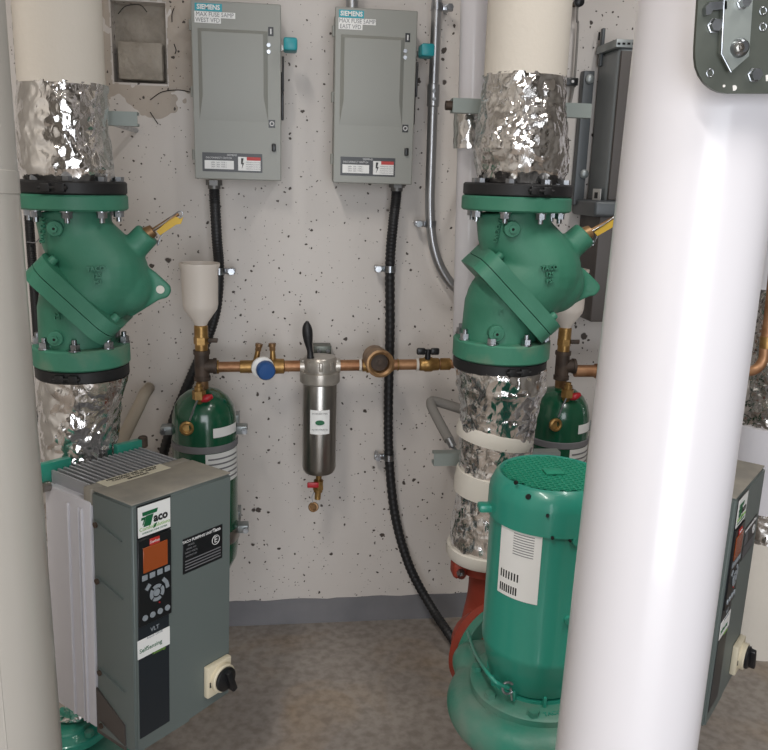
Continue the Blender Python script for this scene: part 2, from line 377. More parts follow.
# ------------------------------------------------------------------ foil and pipes
def foilpipe(pts, amp=1.0, seg=130, dz=.0035, seed=0):
    """pts: (centre Vector, radius) from bottom to top"""
    pts = sorted(pts, key=lambda p: p[0].z); z0, z1 = pts[0][0].z, pts[-1][0].z; n = max(4, int((z1-z0)/dz)); m = MB(); rings = []
    for i in range(n+1):
        z = z0+(z1-z0)*i/n
        k = 0
        while k < len(pts)-2 and pts[k+1][0].z < z: k += 1
        a, b = pts[k], pts[k+1]; t = (z-a[0].z)/(b[0].z-a[0].z); t = t*t*(3-2*t)*.5+t*.5
        c = a[0].lerp(b[0], t); r = a[1]+(b[1]-a[1])*t; ring = []
        for j in range(seg):
            an = 2*PI*j/seg; d = V((math.cos(an), math.sin(an), 0)); q = c+d*r+V((seed*3.1, 0, 0))
            w = V((noise.noise(q*22), noise.noise(q*22+V((9, 2, 1))), 0))*.02
            h = .0045*noise.noise(q*16)+.005*(abs(noise.noise((q+w)*34))-.3)+.0028*(abs(noise.noise((q+w*2)*75))-.3)
            ring.append(m.bm.verts.new(c+d*(r+h*amp)))
        rings.append(ring)
    for A, B in zip(rings, rings[1:]):
        for j in range(seg): m.bm.faces.new((A[j], A[(j+1) % seg], B[(j+1) % seg], B[j]))
    m.bm.faces.new(rings[0][::-1]); m.bm.faces.new(rings[-1]); return m
YV = 1.5
def P3(x, y, r, Y=YV): P = at(x, y, Y); return (P, r*mpp(P))
# left riser
t = thing('insulated_pipe', at(68, 178, YV), 'cream jacketed pipe with foil wrap above the left green valve', 'pipe')
p1, p2 = at(62, 86, YV), at(57, 0, YV); a, b = line_ext(p1, p2, p1.z, ZC)
MB().cyl(a, b, 41.5*mpp(p1), seg=64).build('jacket', 'paper', t)
foilpipe([P3(70, 181, 42), P3(66, 168, 47), P3(63, 130, 44), P3(62, 84, 42.5)], .9, seed=1).build('foil_wrap', 'foil', t, smooth=25)
MB().cyl(at(70, 178, YV)-V((0, 0, .006)), at(70, 178, YV)+V((0, 0, .03)), .062).build('pipe_core', 'black', t)
# right riser
t = thing('insulated_pipe', at(520, 180, YV), 'cream jacketed pipe with bulging foil wrap above the right green valve', 'pipe')
p1, p2 = at(525, 78, YV), at(530, 0, YV); a, b = line_ext(p1, p2, p1.z, ZC)
MB().cyl(a, b, 41*mpp(p1), seg=64).build('jacket', 'paper', t)
foilpipe([P3(521, 183, 41), P3(521, 172, 45), P3(520, 150, 48.5), P3(522, 125, 46), P3(524, 105, 42), P3(525, 76, 41.5)], 1.2, seed=2).build('foil_wrap', 'foil', t, smooth=25)
MB().cyl(at(518, 182, YV)-V((0, 0, .006)), at(518, 182, YV)+V((0, 0, .02)), .06).build('pipe_core', 'black', t)
# lower foil pipes
t = thing('foil_wrapped_pipe', at(78, 640, YV), 'crinkled foil wrapped pipe below the left green valve', 'pipe')
foilpipe([P3(78, 700, 36), P3(76, 520, 38), P3(78, 440, 38), P3(80, 400, 41), P3(84, 374, 44)], 1, seed=3).build('foil_wrap', 'foil', t, smooth=25)
t = thing('foil_wrapped_pipe', at(490, 552, YV), 'foil wrapped pipe with white tape bands between right valve and red elbow', 'pipe')
foilpipe([P3(489, 552, 40), P3(489, 520, 38.5), P3(493, 495, 36), P3(496, 440, 36), P3(499, 405, 40), P3(501, 385, 45), P3(501, 364, 45.5)], 1.1, seed=4).build('foil_wrap', 'foil', t, smooth=25)
for (y, r, h, tilt) in ((433, 37, 14, .17), (482, 36, 23, .1)):
    P = at(495 if y < 450 else 492, y, YV); s_ = mpp(P); mm = Mx.Translation(P) @ Mx.Rotation(tilt, 4, 'Y')
    MB().lathe([((r+1)*s_, -h*s_/2), ((r+2)*s_, 0), ((r+1)*s_, h*s_/2)], mm, 48).build('tape_band', 'tape', t)
P = at(488, 548, YV); s_ = mpp(P); MB().lathe([(40*s_, -7*s_), (42*s_, -3*s_), (41*s_, 5*s_)], Mx.Translation(P), 48).build('tape_band', 'tape', t)

# ------------------------------------------------------------------ big green valves
def valve(lx, ly, ux, uy, rz, label, off, seed, sk=1):
    PL, PU = at(lx, ly, YV), at(ux, uy, YV); t = thing('check_valve', PL, label, 'valve', rz=rz)
    H = PU.z-PL.z; k = H/155.0
    dx = PU.x-PL.x; s = .00186*sk
    def p(u, v, y=0): # left-valve pixel coordinates to local metres
        ax = 84-9*(356-v)/155; return V(((u-ax)*s+dx*(356-v)/155, y, (356-v)*k))
    b = MB()
    b.cyl(p(80, 352), p(78, 305), 37*s, 37*s, 40); b.sph(p(80, 304), 38*s, (1, 1, .9)); b.cyl(p(79, 308), p(86, 296), 37*s, 41*s, 40)
    b.sph(p(107, 273), 42*s); b.cyl(p(84, 297), p(108, 272), 43*s, 41*s, 48); b.sph(p(124, 284), 30*s)
    b.cyl(p(73, 208), p(79, 236), 35*s, 35*s, 40); b.sph(p(80, 238), 35*s); b.cyl(p(80, 238), p(104, 268), 35*s, 41*s, 40)
    b.cyl(p(120, 262), p(147, 231), 14*s, 13*s, 24)
    ear = [p(140, 262), p(152, 268), p(162, 277), p(170, 284), p(172, 290), p(168, 297), p(160, 299), p(132, 318), p(120, 290)]
    b.prism([(q.x, q.z) for q in ear], .014, frame((0, .007, 0), (1, 0, 0), (0, -1, 0)))
    body = b.build('body', 'green', t, local=True, remesh=(.0032, 9))
    n = V((1, 0, 1)).normalized(); tt = V((1, 0, -1)).normalized()
    c = p(83, 296); rot = Mx((tt, V((0, 1, 0)), n)).transposed().to_4x4()
    for (o_, w_) in ((-.0125, .0215), (.0115, .0235)):
        mm = Mx.Translation(c+n*o_) @ rot
        L_, D_ = 50*s, 46.5*s; CR = .034; pl = []
        for sx, sy, a0 in ((1, 1, 0), (-1, 1, 1), (-1, -1, 2), (1, -1, 3)):
            for q in range(7):
                an = (a0+q/6)*PI/2; pl.append((sx*(L_-CR)+CR*math.cos(an), sy*(D_-CR)+CR*math.sin(an)))
        MB().prism(pl, w_, mm @ Mx.Translation((0, 0, -w_/2))).build('joint_flange', 'green', t, local=True)
    for q in (-1, 1):
        for yy in (-1, 1):
            e = c+tt*(q*39*s)+V((0, yy*.055, 0))
            MB().cyl(e+n*.018, e+n*.034, .0085, .0075, 16, bev=.002).build('joint_bolt', 'green', t, local=True)
    # ear hole
    e = p(161, 288, -.0072); MB().cyl(e+V((0, .016, 0)), e+V((0, -.0006, 0)), 4.2*s, seg=20).build('lug_hole', 'tape' if seed == 1 else 'green', t, local=True)
    # flanges
    for (v0, v1, r, nm, mt) in ((345, 366, 47.5, 'flange', 'dustgreen'), (366, 379, 46, 'coupling_ring', 'black'), (194, 209, 51.5, 'flange', 'green'), (181, 194, 51, 'coupling_ring', 'black')):
        a, b_ = p(84, v1), p(84, v0); ax = 84-9*(356-(v0+v1)/2)/155; cx = p(ax, (v0+v1)/2).x
        a.x = b_.x = cx; R = r*s; fl = MB().lathe([(R-.003, 0), (R, .003), (R, (b_-a).z-.003), (R-.003, (b_-a).z)], Mx.Translation(a), 72).build(nm, mt, t, local=True)
        if nm == 'coupling_ring':   # bolted lugs of the ring
            for an in (-1.75+off, 1.4+off):
                d = V((math.cos(an), math.sin(an), 0)); g = V((-d.y, d.x, 0)); mid = (a+b_)/2
                mm = MB()
                for q in (-1, 1): mm.box((0, 0, 0), (.016, .012, .014), Mx.Translation(mid+d*(R+.001)+g*q*.012) @ Mx.Rotation(an+PI/2, 4, 'Z'), bev=.002)
                mm.cyl(mid+d*(R+.004)-g*.024, mid+d*(R+.004)+g*.024, .003, seg=10); mm.build('ring_clasp', 'black', fl, local=True)
    for i in range(8):
        an = -PI/2+off+i*PI/4; ca, sa = math.cos(an), math.sin(an)
        for (v, up) in ((209, -1), (345, 1)):
            ax = 84-9*(356-v)/155; q0 = p(ax+42*ca, v, 42*s*sa)
            mm = MB(); mm.hexn(q0, q0+V((0, 0, up*.012)), .0092); mm.cyl(q0, q0+V((0, 0, up*.020)), .0048, seg=12); mm.cyl(q0, q0+V((0, 0, up*.002)), .011, seg=20)
            mm.build('bolt', 'zinc', t, smooth=30, local=True)
        q0 = p(75.5+42*ca, 181, 42*s*sa); MB().hexn(q0, q0+V((0, 0, .008)), .009).build('bolt', 'zinc', t, smooth=30, local=True)
    # gauge bosses
    for (u, v, y) in ((67, 226, -.064*sk), (68, 333, -.069*sk)):
        bs = MB().cyl(p(u, v, y+.03), p(u, v, y-.008), 8*s, 7.5*s, 24, bev=.0015).build('gauge_port', 'green', t, local=True)
        MB().hexn(p(u, v, y-.006), p(u, v, y-.013), 3.6*s).build('plug', 'green', bs, local=True); MB().cyl(p(u, v, y-.012), p(u, v, y-.0135), 1.3*s).build('socket', 'hole', bs, local=True)
    # cast lettering on body
    mm = frame(p(107, 270, -.0795*sk), (1, 0, .08), (.1, -1, .05)); 
    for dz_, tx in ((.012, 'TACO'), (0, '125'), (-.012, 'PSI')): text(tx, .011, mm @ Mx.Translation((0, dz_, 0)), 'green', body, 'cast_lettering', local=True, ext=.003, bold=.0004)
    text('24OCW3', .011, frame(p(55, 228, -.060), (-.2, 0, -1), (-.55, -1, 0)), 'green', body, 'cast_lettering', local=True, ext=.003)
    text('M', .014, frame(p(70, 311, -.071), (1, 0, 0), (-.1, -1, 0)), 'green', body, 'cast_lettering', local=True, ext=.003)
    # spindle and tag
    d = (p(176, 211)-p(147, 231)).normalized(); g = V((-d.z, 0, d.x))
    st = MB().cyl(p(145, 233), p(152, 228), 8*s, 6*s, 16).cyl(p(150, 229), p(176, 211), .0035, seg=12).build('spindle', 'bronze', t, local=True)
    mm = MB(); mm.prism([(q.x, q.z) for q in (p(155, 229), p(172, 213), p(178, 216), p(181, 214), p(179, 221), p(174, 222), p(159, 233))], .003, frame((0, .0, 0), (1, 0, 0), (0, -1, 0))); mm.build('yellow_tag', 'yellow', t, local=True)
    mm = MB(); mm.tube([p(151, 229, -.004), p(163, 220, -.006), p(176, 209, -.002), p(180, 212), p(170, 224), p(160, 233), p(157, 243), p(156, 238)], .0011, seg=8); mm.build('seal_wire', 'zinc', t, local=True)
    return t
valve(82, 353, 73.5, 201, 0, 'green cast iron flanged valve on the left, above the grey drive', .08, 1, .965)
valve(501, 347, 516, 203, -.06, 'green cast iron flanged valve between the copper line and the right foreground pipe', .36, 2, 1.07)

# ------------------------------------------------------------------ strut ends behind the risers
def strutbar(x0, x1, y, h, Y, label, yy=None, kn=False):
    a, b = at(x0, y, Y), at(x1, y+(yy or 0), Y); b.z = a.z if yy is None else b.z; hh = h*mpp(a); t = thing('strut_channel', (a+b)/2, label, 'bracket')
    c = (a+b)/2; L = (b-a).length
    m = MB(); prof = [(-hh/2, 0), (hh/2, 0), (hh/2, hh*.9), (hh*.28, hh*.9), (hh*.28, hh*.72), (hh*.4, hh*.72), (hh*.4, hh*.12), (-hh*.4, hh*.12), (-hh*.4, hh*.72), (-hh*.28, hh*.72), (-hh*.28, hh*.9), (-hh/2, hh*.9)]
    m.prism(prof, L, Mx.Translation(a) @ Mx(((0, 0, 1, 0), (0, 1, 0, 0), (1, 0, 0, 0), (0, 0, 0, 1)))); m.build('channel', 'strut', t)
    if kn: MB().cyl(V((a.x-.012, Y+hh*.5, a.z)), V((a.x+.004, Y+hh*.5, a.z)), hh*.33, seg=16).build('end_bolt', 'iron', t)
    for q in ((a.x+b.x)/2+.02,):
        MB().cyl((q, Y+hh*.8, a.z), (q, YB, a.z), .006, seg=10).build('standoff_rod', 'zinc', t)
    return t
strutbar(30, 137, 115, 14, 1.58, 'short grey strut end sticking out behind the left foil wrap')
strutbar(453, 592, 105, 14, 1.60, 'grey strut bar running behind the right foil wrap', kn=True)
strutbar(434, 560, 460, 13, 1.60, 'grey strut end beside the foil pipe under the right valve')

# white pipe behind right valve
Yw = 1.76
a, b = at(466, 330, Yw), at(475, 0, Yw); p, q = line_ext(a, b, 0, ZC); t = thing('white_pipe', p, 'slim white pipe rising against the wall beside the right green valve', 'pipe')
r = 13*mpp(a); k1 = at(465.5, 346, Yw); t.location = (at(481, 580, Yw).x, Yw, 0); bpy.context.view_layer.update()
k3 = V((t.location.x, Yw, 0)); MB().cyl(k1, q, r, seg=48).build('jacket', 'jacket', t)
MB().tube([k1, k1-V((0, 0, .03)), at(470, 372, Yw), at(480, 392, Yw), V((k3.x, Yw, at(481, 420, Yw).z)), V((k3.x, Yw, at(481, 440, Yw).z))], r*.98, seg=32).cyl(k3, V((k3.x, Yw, at(481, 438, Yw).z)), r*.98, seg=32).build('lower_jacket', 'jacket', t)
a, b = at(468, 149, Yw), at(469, 114, Yw); foilpipe([(a, r*1.06), (b, r*1.1)], .4, seg=60, seed=6).build('foil_patch', 'foil', t, smooth=25)
a = at(481, 255, Yw-.03); MB().box(a, (.012, .006, .055), bev=.001).build('pipe_clip', 'bronze', t)

# ------------------------------------------------------------------ disconnect boxes
def disconnect(x0, y0, x1, y1, word, label):
    Yf = 1.885; a, b = at(x0, y1, Yf), at(x1, y0, Yf); w, h = b.x-a.x, b.z-a.z; D = YB-Yf
    t = thing('disconnect_switch', (a.x+w/2, YB, a.z), label, 'switch box', 'fused switch boxes on the wall')
    ox = a.x; oz = a.z
    def q(fx, fy, d=0): return V((ox+w*fx, Yf-d, oz+h*(1-fy)))
    MB().box((a.x+w/2, YB-D/2+.005, a.z+h/2), (w-.008, D-.01, h-.006), bev=.002).build('enclosure', 'enc', t)
    dr = MB(); dr.box((a.x+w/2, Yf+.006, a.z+h/2), (w, .012, h), bev=.002); 
    # raised centre panel with sloped sides
    o_ = [q(.07, .15, .0), q(.85, .15, 0), q(.85, .66, 0), q(.07, .66, 0)]; i_ = [q(.115, .17, .007), q(.8, .17, .007), q(.8, .52, .007), q(.115, .52, .007)]
    vo = [dr.bm.verts.new(v) for v in o_]; vi = [dr.bm.verts.new(v) for v in i_]; dr.bm.faces.new(vi)
    for k in range(4): dr.bm.faces.new((vo[k], vo[(k+1) % 4], vi[(k+1) % 4], vi[k]))
    door = dr.build('door', 'enc', t, smooth=15)
    for fy in (.13, .5, .86): MB().cyl(q(-.012, fy-.03, -.014), q(-.012, fy+.03, -.014), .004, seg=12).build('hinge', 'enc', t)
    def plate(fx0, fy0, fx1, fy1, mt, par=door, nm='sticker', d=.0008):
        A, B = q(fx0, fy1), q(fx1, fy0); return MB().box(((A.x+B.x)/2, Yf-d/2, (A.z+B.z)/2), (B.x-A.x, d, B.z-A.z)).build(nm, mt, par)
    T = lambda fx, fy: FR(q(fx, fy, .0012))
    s1 = plate(.045, .016, .345, .058, 'tealsign', t, 'brand_plate'); text('SIEMENS', .0135, FR(q(.195, .037, .0012)), 'white', s1, bold=.0004, sx=.97)
    s1 = plate(.04, .06, .49, .092, 'label', t, 'tape_label'); text('MAX FUSE 5AMP', .0125, T(.265, .076), 'inkgrey', s1, sx=.88)
    s1 = plate(.04, .092, .33, .122, 'label', t, 'tape_label'); text(word, .0125, T(.185, .107), 'inkgrey', s1, sx=.88)
    s1 = plate(.09, .845, .78, .955, 'blackp', t, 'warning_plate', .001)
    plate(.115, .89, .45, .94, 'label', s1, 'sticker', .0016); plate(.5, .865, .76, .945, 'label', s1, 'sticker', .0016); plate(.6, .865, .76, .885, 'inkred', s1, 'sticker', .002)
    text('SIEMENS', .006, FR(q(.43, .857, .0018)), 'inkwhite', s1)
    text('DISCONNECT SWITCH', .0055, FR(q(.28, .875, .0018)), 'inkwhite', s1)
    for k in range(3): text('240V  30A  TYPE 1', .0045, FR(q(.28, .902+k*.013, .002)), 'inkgrey', s1)
    for k in range(4): text('HAZARDOUS VOLTAGE', .0032, FR(q(.68, .896+k*.013, .002)), 'inkgrey', s1)
    z = [(-.3, 1), (.3, 1), (.05, .15), (.4, .15), (-.2, -1), (0, -.1), (-.35, -.1)]
    MB().prism([(x*.009, y*.012) for x, y in z], .0006, FR(q(.55, .905, .0018))).build('bolt_symbol', 'ink', s1)
    s1 = plate(.855, .125, .915, .175, 'blackp', t, 'indicator'); MB().box(q(.885, .15, .001), (.003, .001, .011)).build('mark', 'inkwhite', s1)
    s1 = plate(.855, .645, .93, .69, 'blackp', t, 'indicator'); MB().torus(.0042, .0012, FR(q(.893, .667, .001)), 20, 8).build('mark', 'inkwhite', s1)
    for fy in (.225, .262): MB().cyl(q(.86, fy), q(.86, fy, .003), .0042, seg=16).build('screw', 'zinc', t)
    MB().box(q(.915, .805, .004), (.009, .01, .017), bev=.002).build('latch', 'blackp', t)
    # side handle
    hx = ox+w; mm = MB().box((hx+.003, Yf+.03, oz+h*.5), (.006, .01, h*.28), bev=.002).box((hx+.004, Yf+.012, oz+h*.62), (.005, .016, h*.2), bev=.002); mm.build('handle_arm', 'blackp', t)
    MB().box((hx+.02, Yf-.012, oz+h*.775), (.03, .05, .027), bev=.005).build('handle_grip', 'teal', t)
    MB().box((hx+.004, Yf+.04, oz+h*.775), (.01, .02, .012)).build('handle_pivot', 'steel', t)
    return t
disconnect(195, 4.5, 281, 178.5, 'WEST VFD', 'left grey switch box with teal handle marked WEST VFD')
disconnect(333, 11, 418, 182.5, 'EAST VFD', 'right grey switch box with teal handle marked EAST VFD')

# conduits
def ribbed(pts, r, name, label, fit=None, cl=()):
    n = len(pts); t = thing(name, pts[-1], label, 'conduit')
    L = sum((V(b)-V(a)).length for a, b in zip(pts, pts[1:])); sm = max(8, int(L/(n-1)/.0035))
    MB().tube(pts, r, seg=14, smooth=sm, radii=lambda f, i: r*(1.0 if i % 3 else .88)).build('flexible_hose', 'black', t, smooth=80)
    if fit is not None:
        MB().hexn(fit, fit-V((0, 0, .012)), r*1.5).cyl(fit-V((0, 0, .01)), fit-V((0, 0, .02)), r*1.15).build('connector', 'dsteel', t, smooth=30)
    return t
def clampring(P, d, r, label, side=-1, mt='zinc'):
    """strap round a conduit with a screw ear to one side, fixed to the wall"""
    t = thing('conduit_strap', P, label, 'strap'); m = MB(); d = V(d).normalized()
    m.cyl(P-d*.008, P+d*.008, r*1.18, seg=24); m.box(P+V((side*(r+.012), .004, 0)), (.028, .012, .014), bev=.002); m.build('strap_band', mt, t)
    e = P+V((side*(r+.017), -.003, 0)); MB().hexn(e, e+V((0, -.009, 0)), .008).build('screw', 'zinc', t)
    MB().cyl(e, V((e.x, YB, e.z)), .005, seg=10).build('screw_shank', 'zinc', t)
Yc = 1.93; rc = .0125
f1 = at(397, 182.5, Yc)
ribbed([f1-V((0, 0, .01)), at(396, 200, Yc), at(393, 225, Yc), at(390, 265, Yc+.02), at(390, 330, Yc+.03), at(388.5, 400, Yc+.03), at(389, 455, Yc+.03), at(395, 515, Yc+.02), at(409, 565, Yc), at(430, 605, Yc-.03), at(449, 634, 1.82), onz(462, 654, .02)], rc, 'flexible_conduit', 'black ribbed conduit curving from the EAST VFD box down to the floor', f1)
clampring(at(390, 269, Yc+.02), (0, 0, 1), rc, 'small strap on the long black conduit, above the copper pipe')
clampring(at(389, 457, Yc+.03), (0, 0, 1), rc, 'small strap on the long black conduit, below the copper pipe')
f2 = at(214, 180, Yc)
ribbed([f2-V((0, 0, .01)), at(215, 205, Yc), at(217, 240, Yc), at(219, 270, Yc+.02), at(216, 310, Yc+.02), at(205, 345, Yc+.02), at(190, 380, Yc+.02), at(172, 425, Yc+.03), at(160, 480, Yc+.03), at(158, 600, Yc+.02)], rc, 'flexible_conduit', 'black conduit dropping from the WEST VFD box behind the white funnel', f2)
clampring(at(219, 271, Yc+.02), (0, 0, 1), rc, 'small strap on the black conduit beside the white funnel', side=1)
ribbed([at(22, 60, 1.9)+V((0, 0, 1.13)), at(24, 120, 1.9), at(28, 200, 1.9), at(32, 260, 1.92), at(37, 330, 1.93), at(41, 400, 1.95), at(44, 560, 1.95), V((at(44, 560, 1.95).x, 1.94, .01))], .0105, 'flexible_conduit', 'black ribbed conduit between the left foreground pipe and the left green valve')
clampring(at(34.5, 273, 1.92), (0, 0, 1), .0105, 'small strap on the black conduit behind the left green valve', side=-1)
t = tag(MB().tube([at(27, 214, 1.85), at(30, 205, 1.85), at(40, 214, 1.85), at(42, 232, 1.86), at(36, 242, 1.88), at(27, 242, 1.9)], .0013, seg=8).build('wire_loop', 'inkgrey'), 'thin grey wire loop hanging beside the upper left valve flange', 'wire')
Ye = 1.95
pts = [at(437, 0, Ye)+V((0, 0, .5)), at(437, 0, Ye), at(433, 100, Ye), at(430, 195, Ye), at(430.5, 222, Ye), at(434, 248, Ye), at(442, 270, Ye), at(456, 288, Ye), at(480, 300, Ye+.01)]
t = thing('rigid_conduit', pts[0], 'bare metal conduit with a bend at the bottom beside the EAST VFD box', 'conduit')
re_ = 5*mpp(pts[3]); MB().tube([p_ for p_ in pts[:4]], re_, smooth=0, seg=20).build('straight_run', 'emt', t); MB().tube(pts[3:], re_, smooth=10, seg=20).build('bend', 'emt', t)
c1, c2 = at(433.6, 84, Ye), at(433, 107, Ye); MB().cyl(c1, c2, re_*1.22, bev=.002).build('coupling', 'emt', t)
for y in (91, 99): e = at(434, y, Ye-.017); MB().cyl(e, e-V((0, .006, 0)), .004, seg=12).build('set_screw', 'zinc', t)
clampring(at(437, 7, Ye), (0, 0, 1), re_, 'strap on the bare metal conduit, level with the box tops', 1)
clampring(at(430.5, 224, Ye), (0, 0, 1), re_, 'strap on the bare metal conduit just above its bend', -1)
tag(MB().cyl(at(352, 9, Yc), at(351, 0, Yc)+V((0, 0, .6)), .014, seg=20).build('conduit_stub', 'emt'), 'short metal conduit entering the top of the EAST VFD box', 'conduit')

# ------------------------------------------------------------------ copper line
Yp = 1.87
tc = thing('copper_pipe', at(335, 368, Yp), 'horizontal copper pipe run with brass joints across the white wall', 'pipe')
def cx(x, dy=0, Y=Yp):
    y = 367-3.0*(x-215)/235+dy; return at(x, y, Y)
sc = mpp(cx(330))
for (x0, x1, r, mt, nm) in ((214, 247, 5.2, 'copper', 'pipe_length'), (283, 303, 5.6, 'copper', 'pipe_length'), (337, 362, 5.6, 'copper', 'pipe_length'), (390, 420, 5.4, 'copper', 'pipe_length'), (438, 492, 4.6, 'copper', 'pipe_length')):
    MB().cyl(cx(x0), cx(x1), r*sc, seg=24).build(nm, mt, tc)
for (x0, x1, r, mt, nm) in ((214, 219, 6.8, 'brass', 'solder_joint'), (240, 252, 6.4, 'brass', 'solder_joint'), (359, 361.5, 6.4, 'tape', 'tape_ring'), (397, 398.5, 6.2, 'brass', 'tape_ring'), (416, 418.5, 6.6, 'tape', 'tape_ring'), (440, 450, 6.2, 'brass', 'solder_joint')):
    MB().cyl(cx(x0), cx(x1), r*sc, seg=24, bev=.0008).build(nm, mt, tc)
def sub(x0, x1, r, mt, nm, par, hexa=False, Y=Yp, dy=0):
    m = MB(); (m.hexn if hexa else m.cyl)(cx(x0, dy, Y), cx(x1, dy, Y), r*sc); return m.build(nm, mt, par)
# balancing valve
t = thing('balancing_valve', cx(266), 'brass balancing valve with round blue knob and two test ports', 'valve')
MB().lathe([(6*sc, 0), (6.5*sc, 3*sc), (8*sc, 8*sc), (9*sc, 16*sc), (8*sc, 24*sc), (7.5*sc, 30*sc), (7.5*sc, 34*sc), (6*sc, 35*sc)], axisframe(cx(249), cx(285)), 24).build('body', 'brass', t)
for (x, x2) in ((256, 258), (273, 272.5)):
    a, b = cx(x, -5), cx(x2, -16); q = MB().cyl(a, b, 3.2*sc, 2.4*sc).build('test_port', 'brass', t)
    MB().hexn(b, b+(b-a).normalized()*5*sc, 3.4*sc).cyl(b+(b-a).normalized()*4*sc, b+(b-a).normalized()*7*sc, 3.6*sc, seg=16).build('port_cap', 'bronze', q)
e = cx(262, 0, Yp-.018); d = V((.22, -1, -.15)).normalized(); mm = axisframe(e, e+d)
MB().lathe([(9*sc, 0), (11*sc, .004), (11*sc, .010), (9*sc, .013)], mm, 32).build('white_dial', 'white', t)
e2 = cx(265, 2.5, Yp-.03); mm = axisframe(e2, e2+d); k_ = MB().lathe([(9*sc, 0), (9.3*sc, .006), (9*sc, .018), (7.5*sc, .022), (0, .023)], mm, 16).build('blue_knob', 'blue', t)
# filter housing
t = thing('filter_housing', cx(320, 112), 'tall stainless steel filter cylinder hanging from the copper pipe', 'filter')
C0 = cx(320); 
def fz(y): return at(320, y-2.2-(y-358)*.02, Yp).z
base = V((C0.x, Yp, 0))
def lz(prof, name, mt, par, seg=40): return MB().lathe([(r*sc, fz(y)) for r, y in prof], Mx.Translation(base), seg).build(name, mt, par)
lz([(0, 476), (15, 475.5), (16.6, 473), (17.2, 470), (17.2, 386), (16.6, 384)], 'bowl', 'stain', t)
lz([(18.5, 385), (20, 383.5), (20.2, 378), (19.8, 373.5), (18, 373)], 'clamp_ring', 'cast', t, 48)
head = lz([(17, 374), (17.2, 366), (16.8, 361), (15, 358.5), (0, 358)], 'head', 'cast', t)
for a_ in (-2.3, -1.57, -.85, -.2, 3.3):
    d = V((math.cos(a_), math.sin(a_), 0)); p_ = base+d*17*sc; MB().box((0, 0, 0), (.009, .008, .022), Mx.Translation(V((p_.x, p_.y, fz(366)))) @ Mx.Rotation(a_+PI/2, 4, 'Z'), bev=.002).build('rib', 'cast', head)
MB().cyl(cx(300), cx(307), 7.4*sc).build('inlet_union', 'cast', t); MB().cyl(cx(333), cx(340), 7.4*sc).build('outlet_union', 'cast', t)
# curved label on the bowl
def curved(base, r, a0, a1, z0, z1, name, mt, par, th=.0008, n=14):
    m = MB(); A = []
    for i in range(n+1):
        a = a0+(a1-a0)*i/n; d = V((math.cos(a), math.sin(a), 0)); A.append([m.bm.verts.new(base+d*q+V((0, 0, z))) for q, z in ((r, z0), (r+th, z0), (r+th, z1), (r, z1))])
    for P, Q in zip(A, A[1:]):
        for k in range(4): m.bm.faces.new((P[k], P[(k+1) % 4], Q[(k+1) % 4], Q[k]))
    m.bm.faces.new(A[0]); m.bm.faces.new(A[-1][::-1]); return m.build(name, mt, par)
lab = curved(base, 17.2*sc, -PI/2-.6, -PI/2+.56, fz(433), fz(409), 'paper_label', 'label', t)
MB().lathe([(4.6*sc, 0), (4.6*sc, .0012), (0, .0014)], FR(V((C0.x-.001, Yp-18*sc, fz(421)))) @ Mx.Diagonal((1, .55, 1, 1)), 24).build('green_emblem', 'inkgreen', lab)
for y, s2 in ((412, 'STAINLESS STEEL'), (428, 'FILTER HOUSING')): text(s2, .005, FR(V((C0.x-.001, Yp-18.3*sc, fz(y)))), 'inkgrey', lab)
# bracket plate behind the head
br = MB().box((cx(324).x, YB-.045, at(324, 353, YB-.045).z), (.044, .004, .036), bev=.001).box((cx(324).x, YB-.02, at(324, 347, YB-.045).z), (.044, .045, .003)).build('wall_bracket', 'platest', t)
for x in (319, 328): e = at(x, 351, YB-.047); MB().hexn(e, e-V((0, .004, 0)), .005).build('bolt', 'zinc', br)
# drain valve under the filter
def ff(x, y, Y=Yp): return at(x, y, Y)
dv = MB().cyl(ff(319.5, 468), ff(318.5, 481), 3*sc).cyl(ff(318.5, 480), ff(318, 492), 5*sc, 4.6*sc, bev=.001).cyl(ff(318, 491), ff(317.5, 499), 3.2*sc).hexn(ff(318, 485), ff(318, 489), 6*sc).build('drain_valve', 'brass', t)
MB().box(ff(313, 485, Yp-.02), (.028, .006, .014), bev=.002).build('lever', 'redh', dv)
MB().tube([ff(315, 490), ff(312, 497), ff(313, 503)], .0012, seg=6).build('cap_strap', 'zinc', dv)
e = ff(313.5, 507); mm = axisframe(e, e+V((-.35, -1, .25))); MB().lathe([(4*sc, -.006), (5.2*sc, -.004), (5.2*sc, .004), (4*sc, .005), (3.2*sc, .004), (3*sc, -.002), (0, -.002)], mm, 24).build('cap', 'bronze', dv)
# lever handle standing up in front of the head
e = ff(309, 358, Yp-.02)
def hz(x, y): return ff(x, y, Yp-.02)
lr = (3.6, 3.1, 2.9, 3.4, 4.4, 5.1, 5.1, 4.4, 3.0, 1.2)
def lrad(f, i): x = min(8.999, f*9); k = int(x); return sc*(lr[k]*(1-x+k)+lr[k+1]*(x-k))
lh_ = MB().tube([hz(310.5, 358), hz(310, 351), hz(308.5, 343), hz(307.5, 333), hz(307, 326), hz(307.2, 321)], 1, seg=14, smooth=6, radii=lrad).build('lever_handle', 'black', t)
MB().cyl(hz(311.5, 372), hz(310.5, 356), 2.4*sc).build('stem', 'steel', lh_)
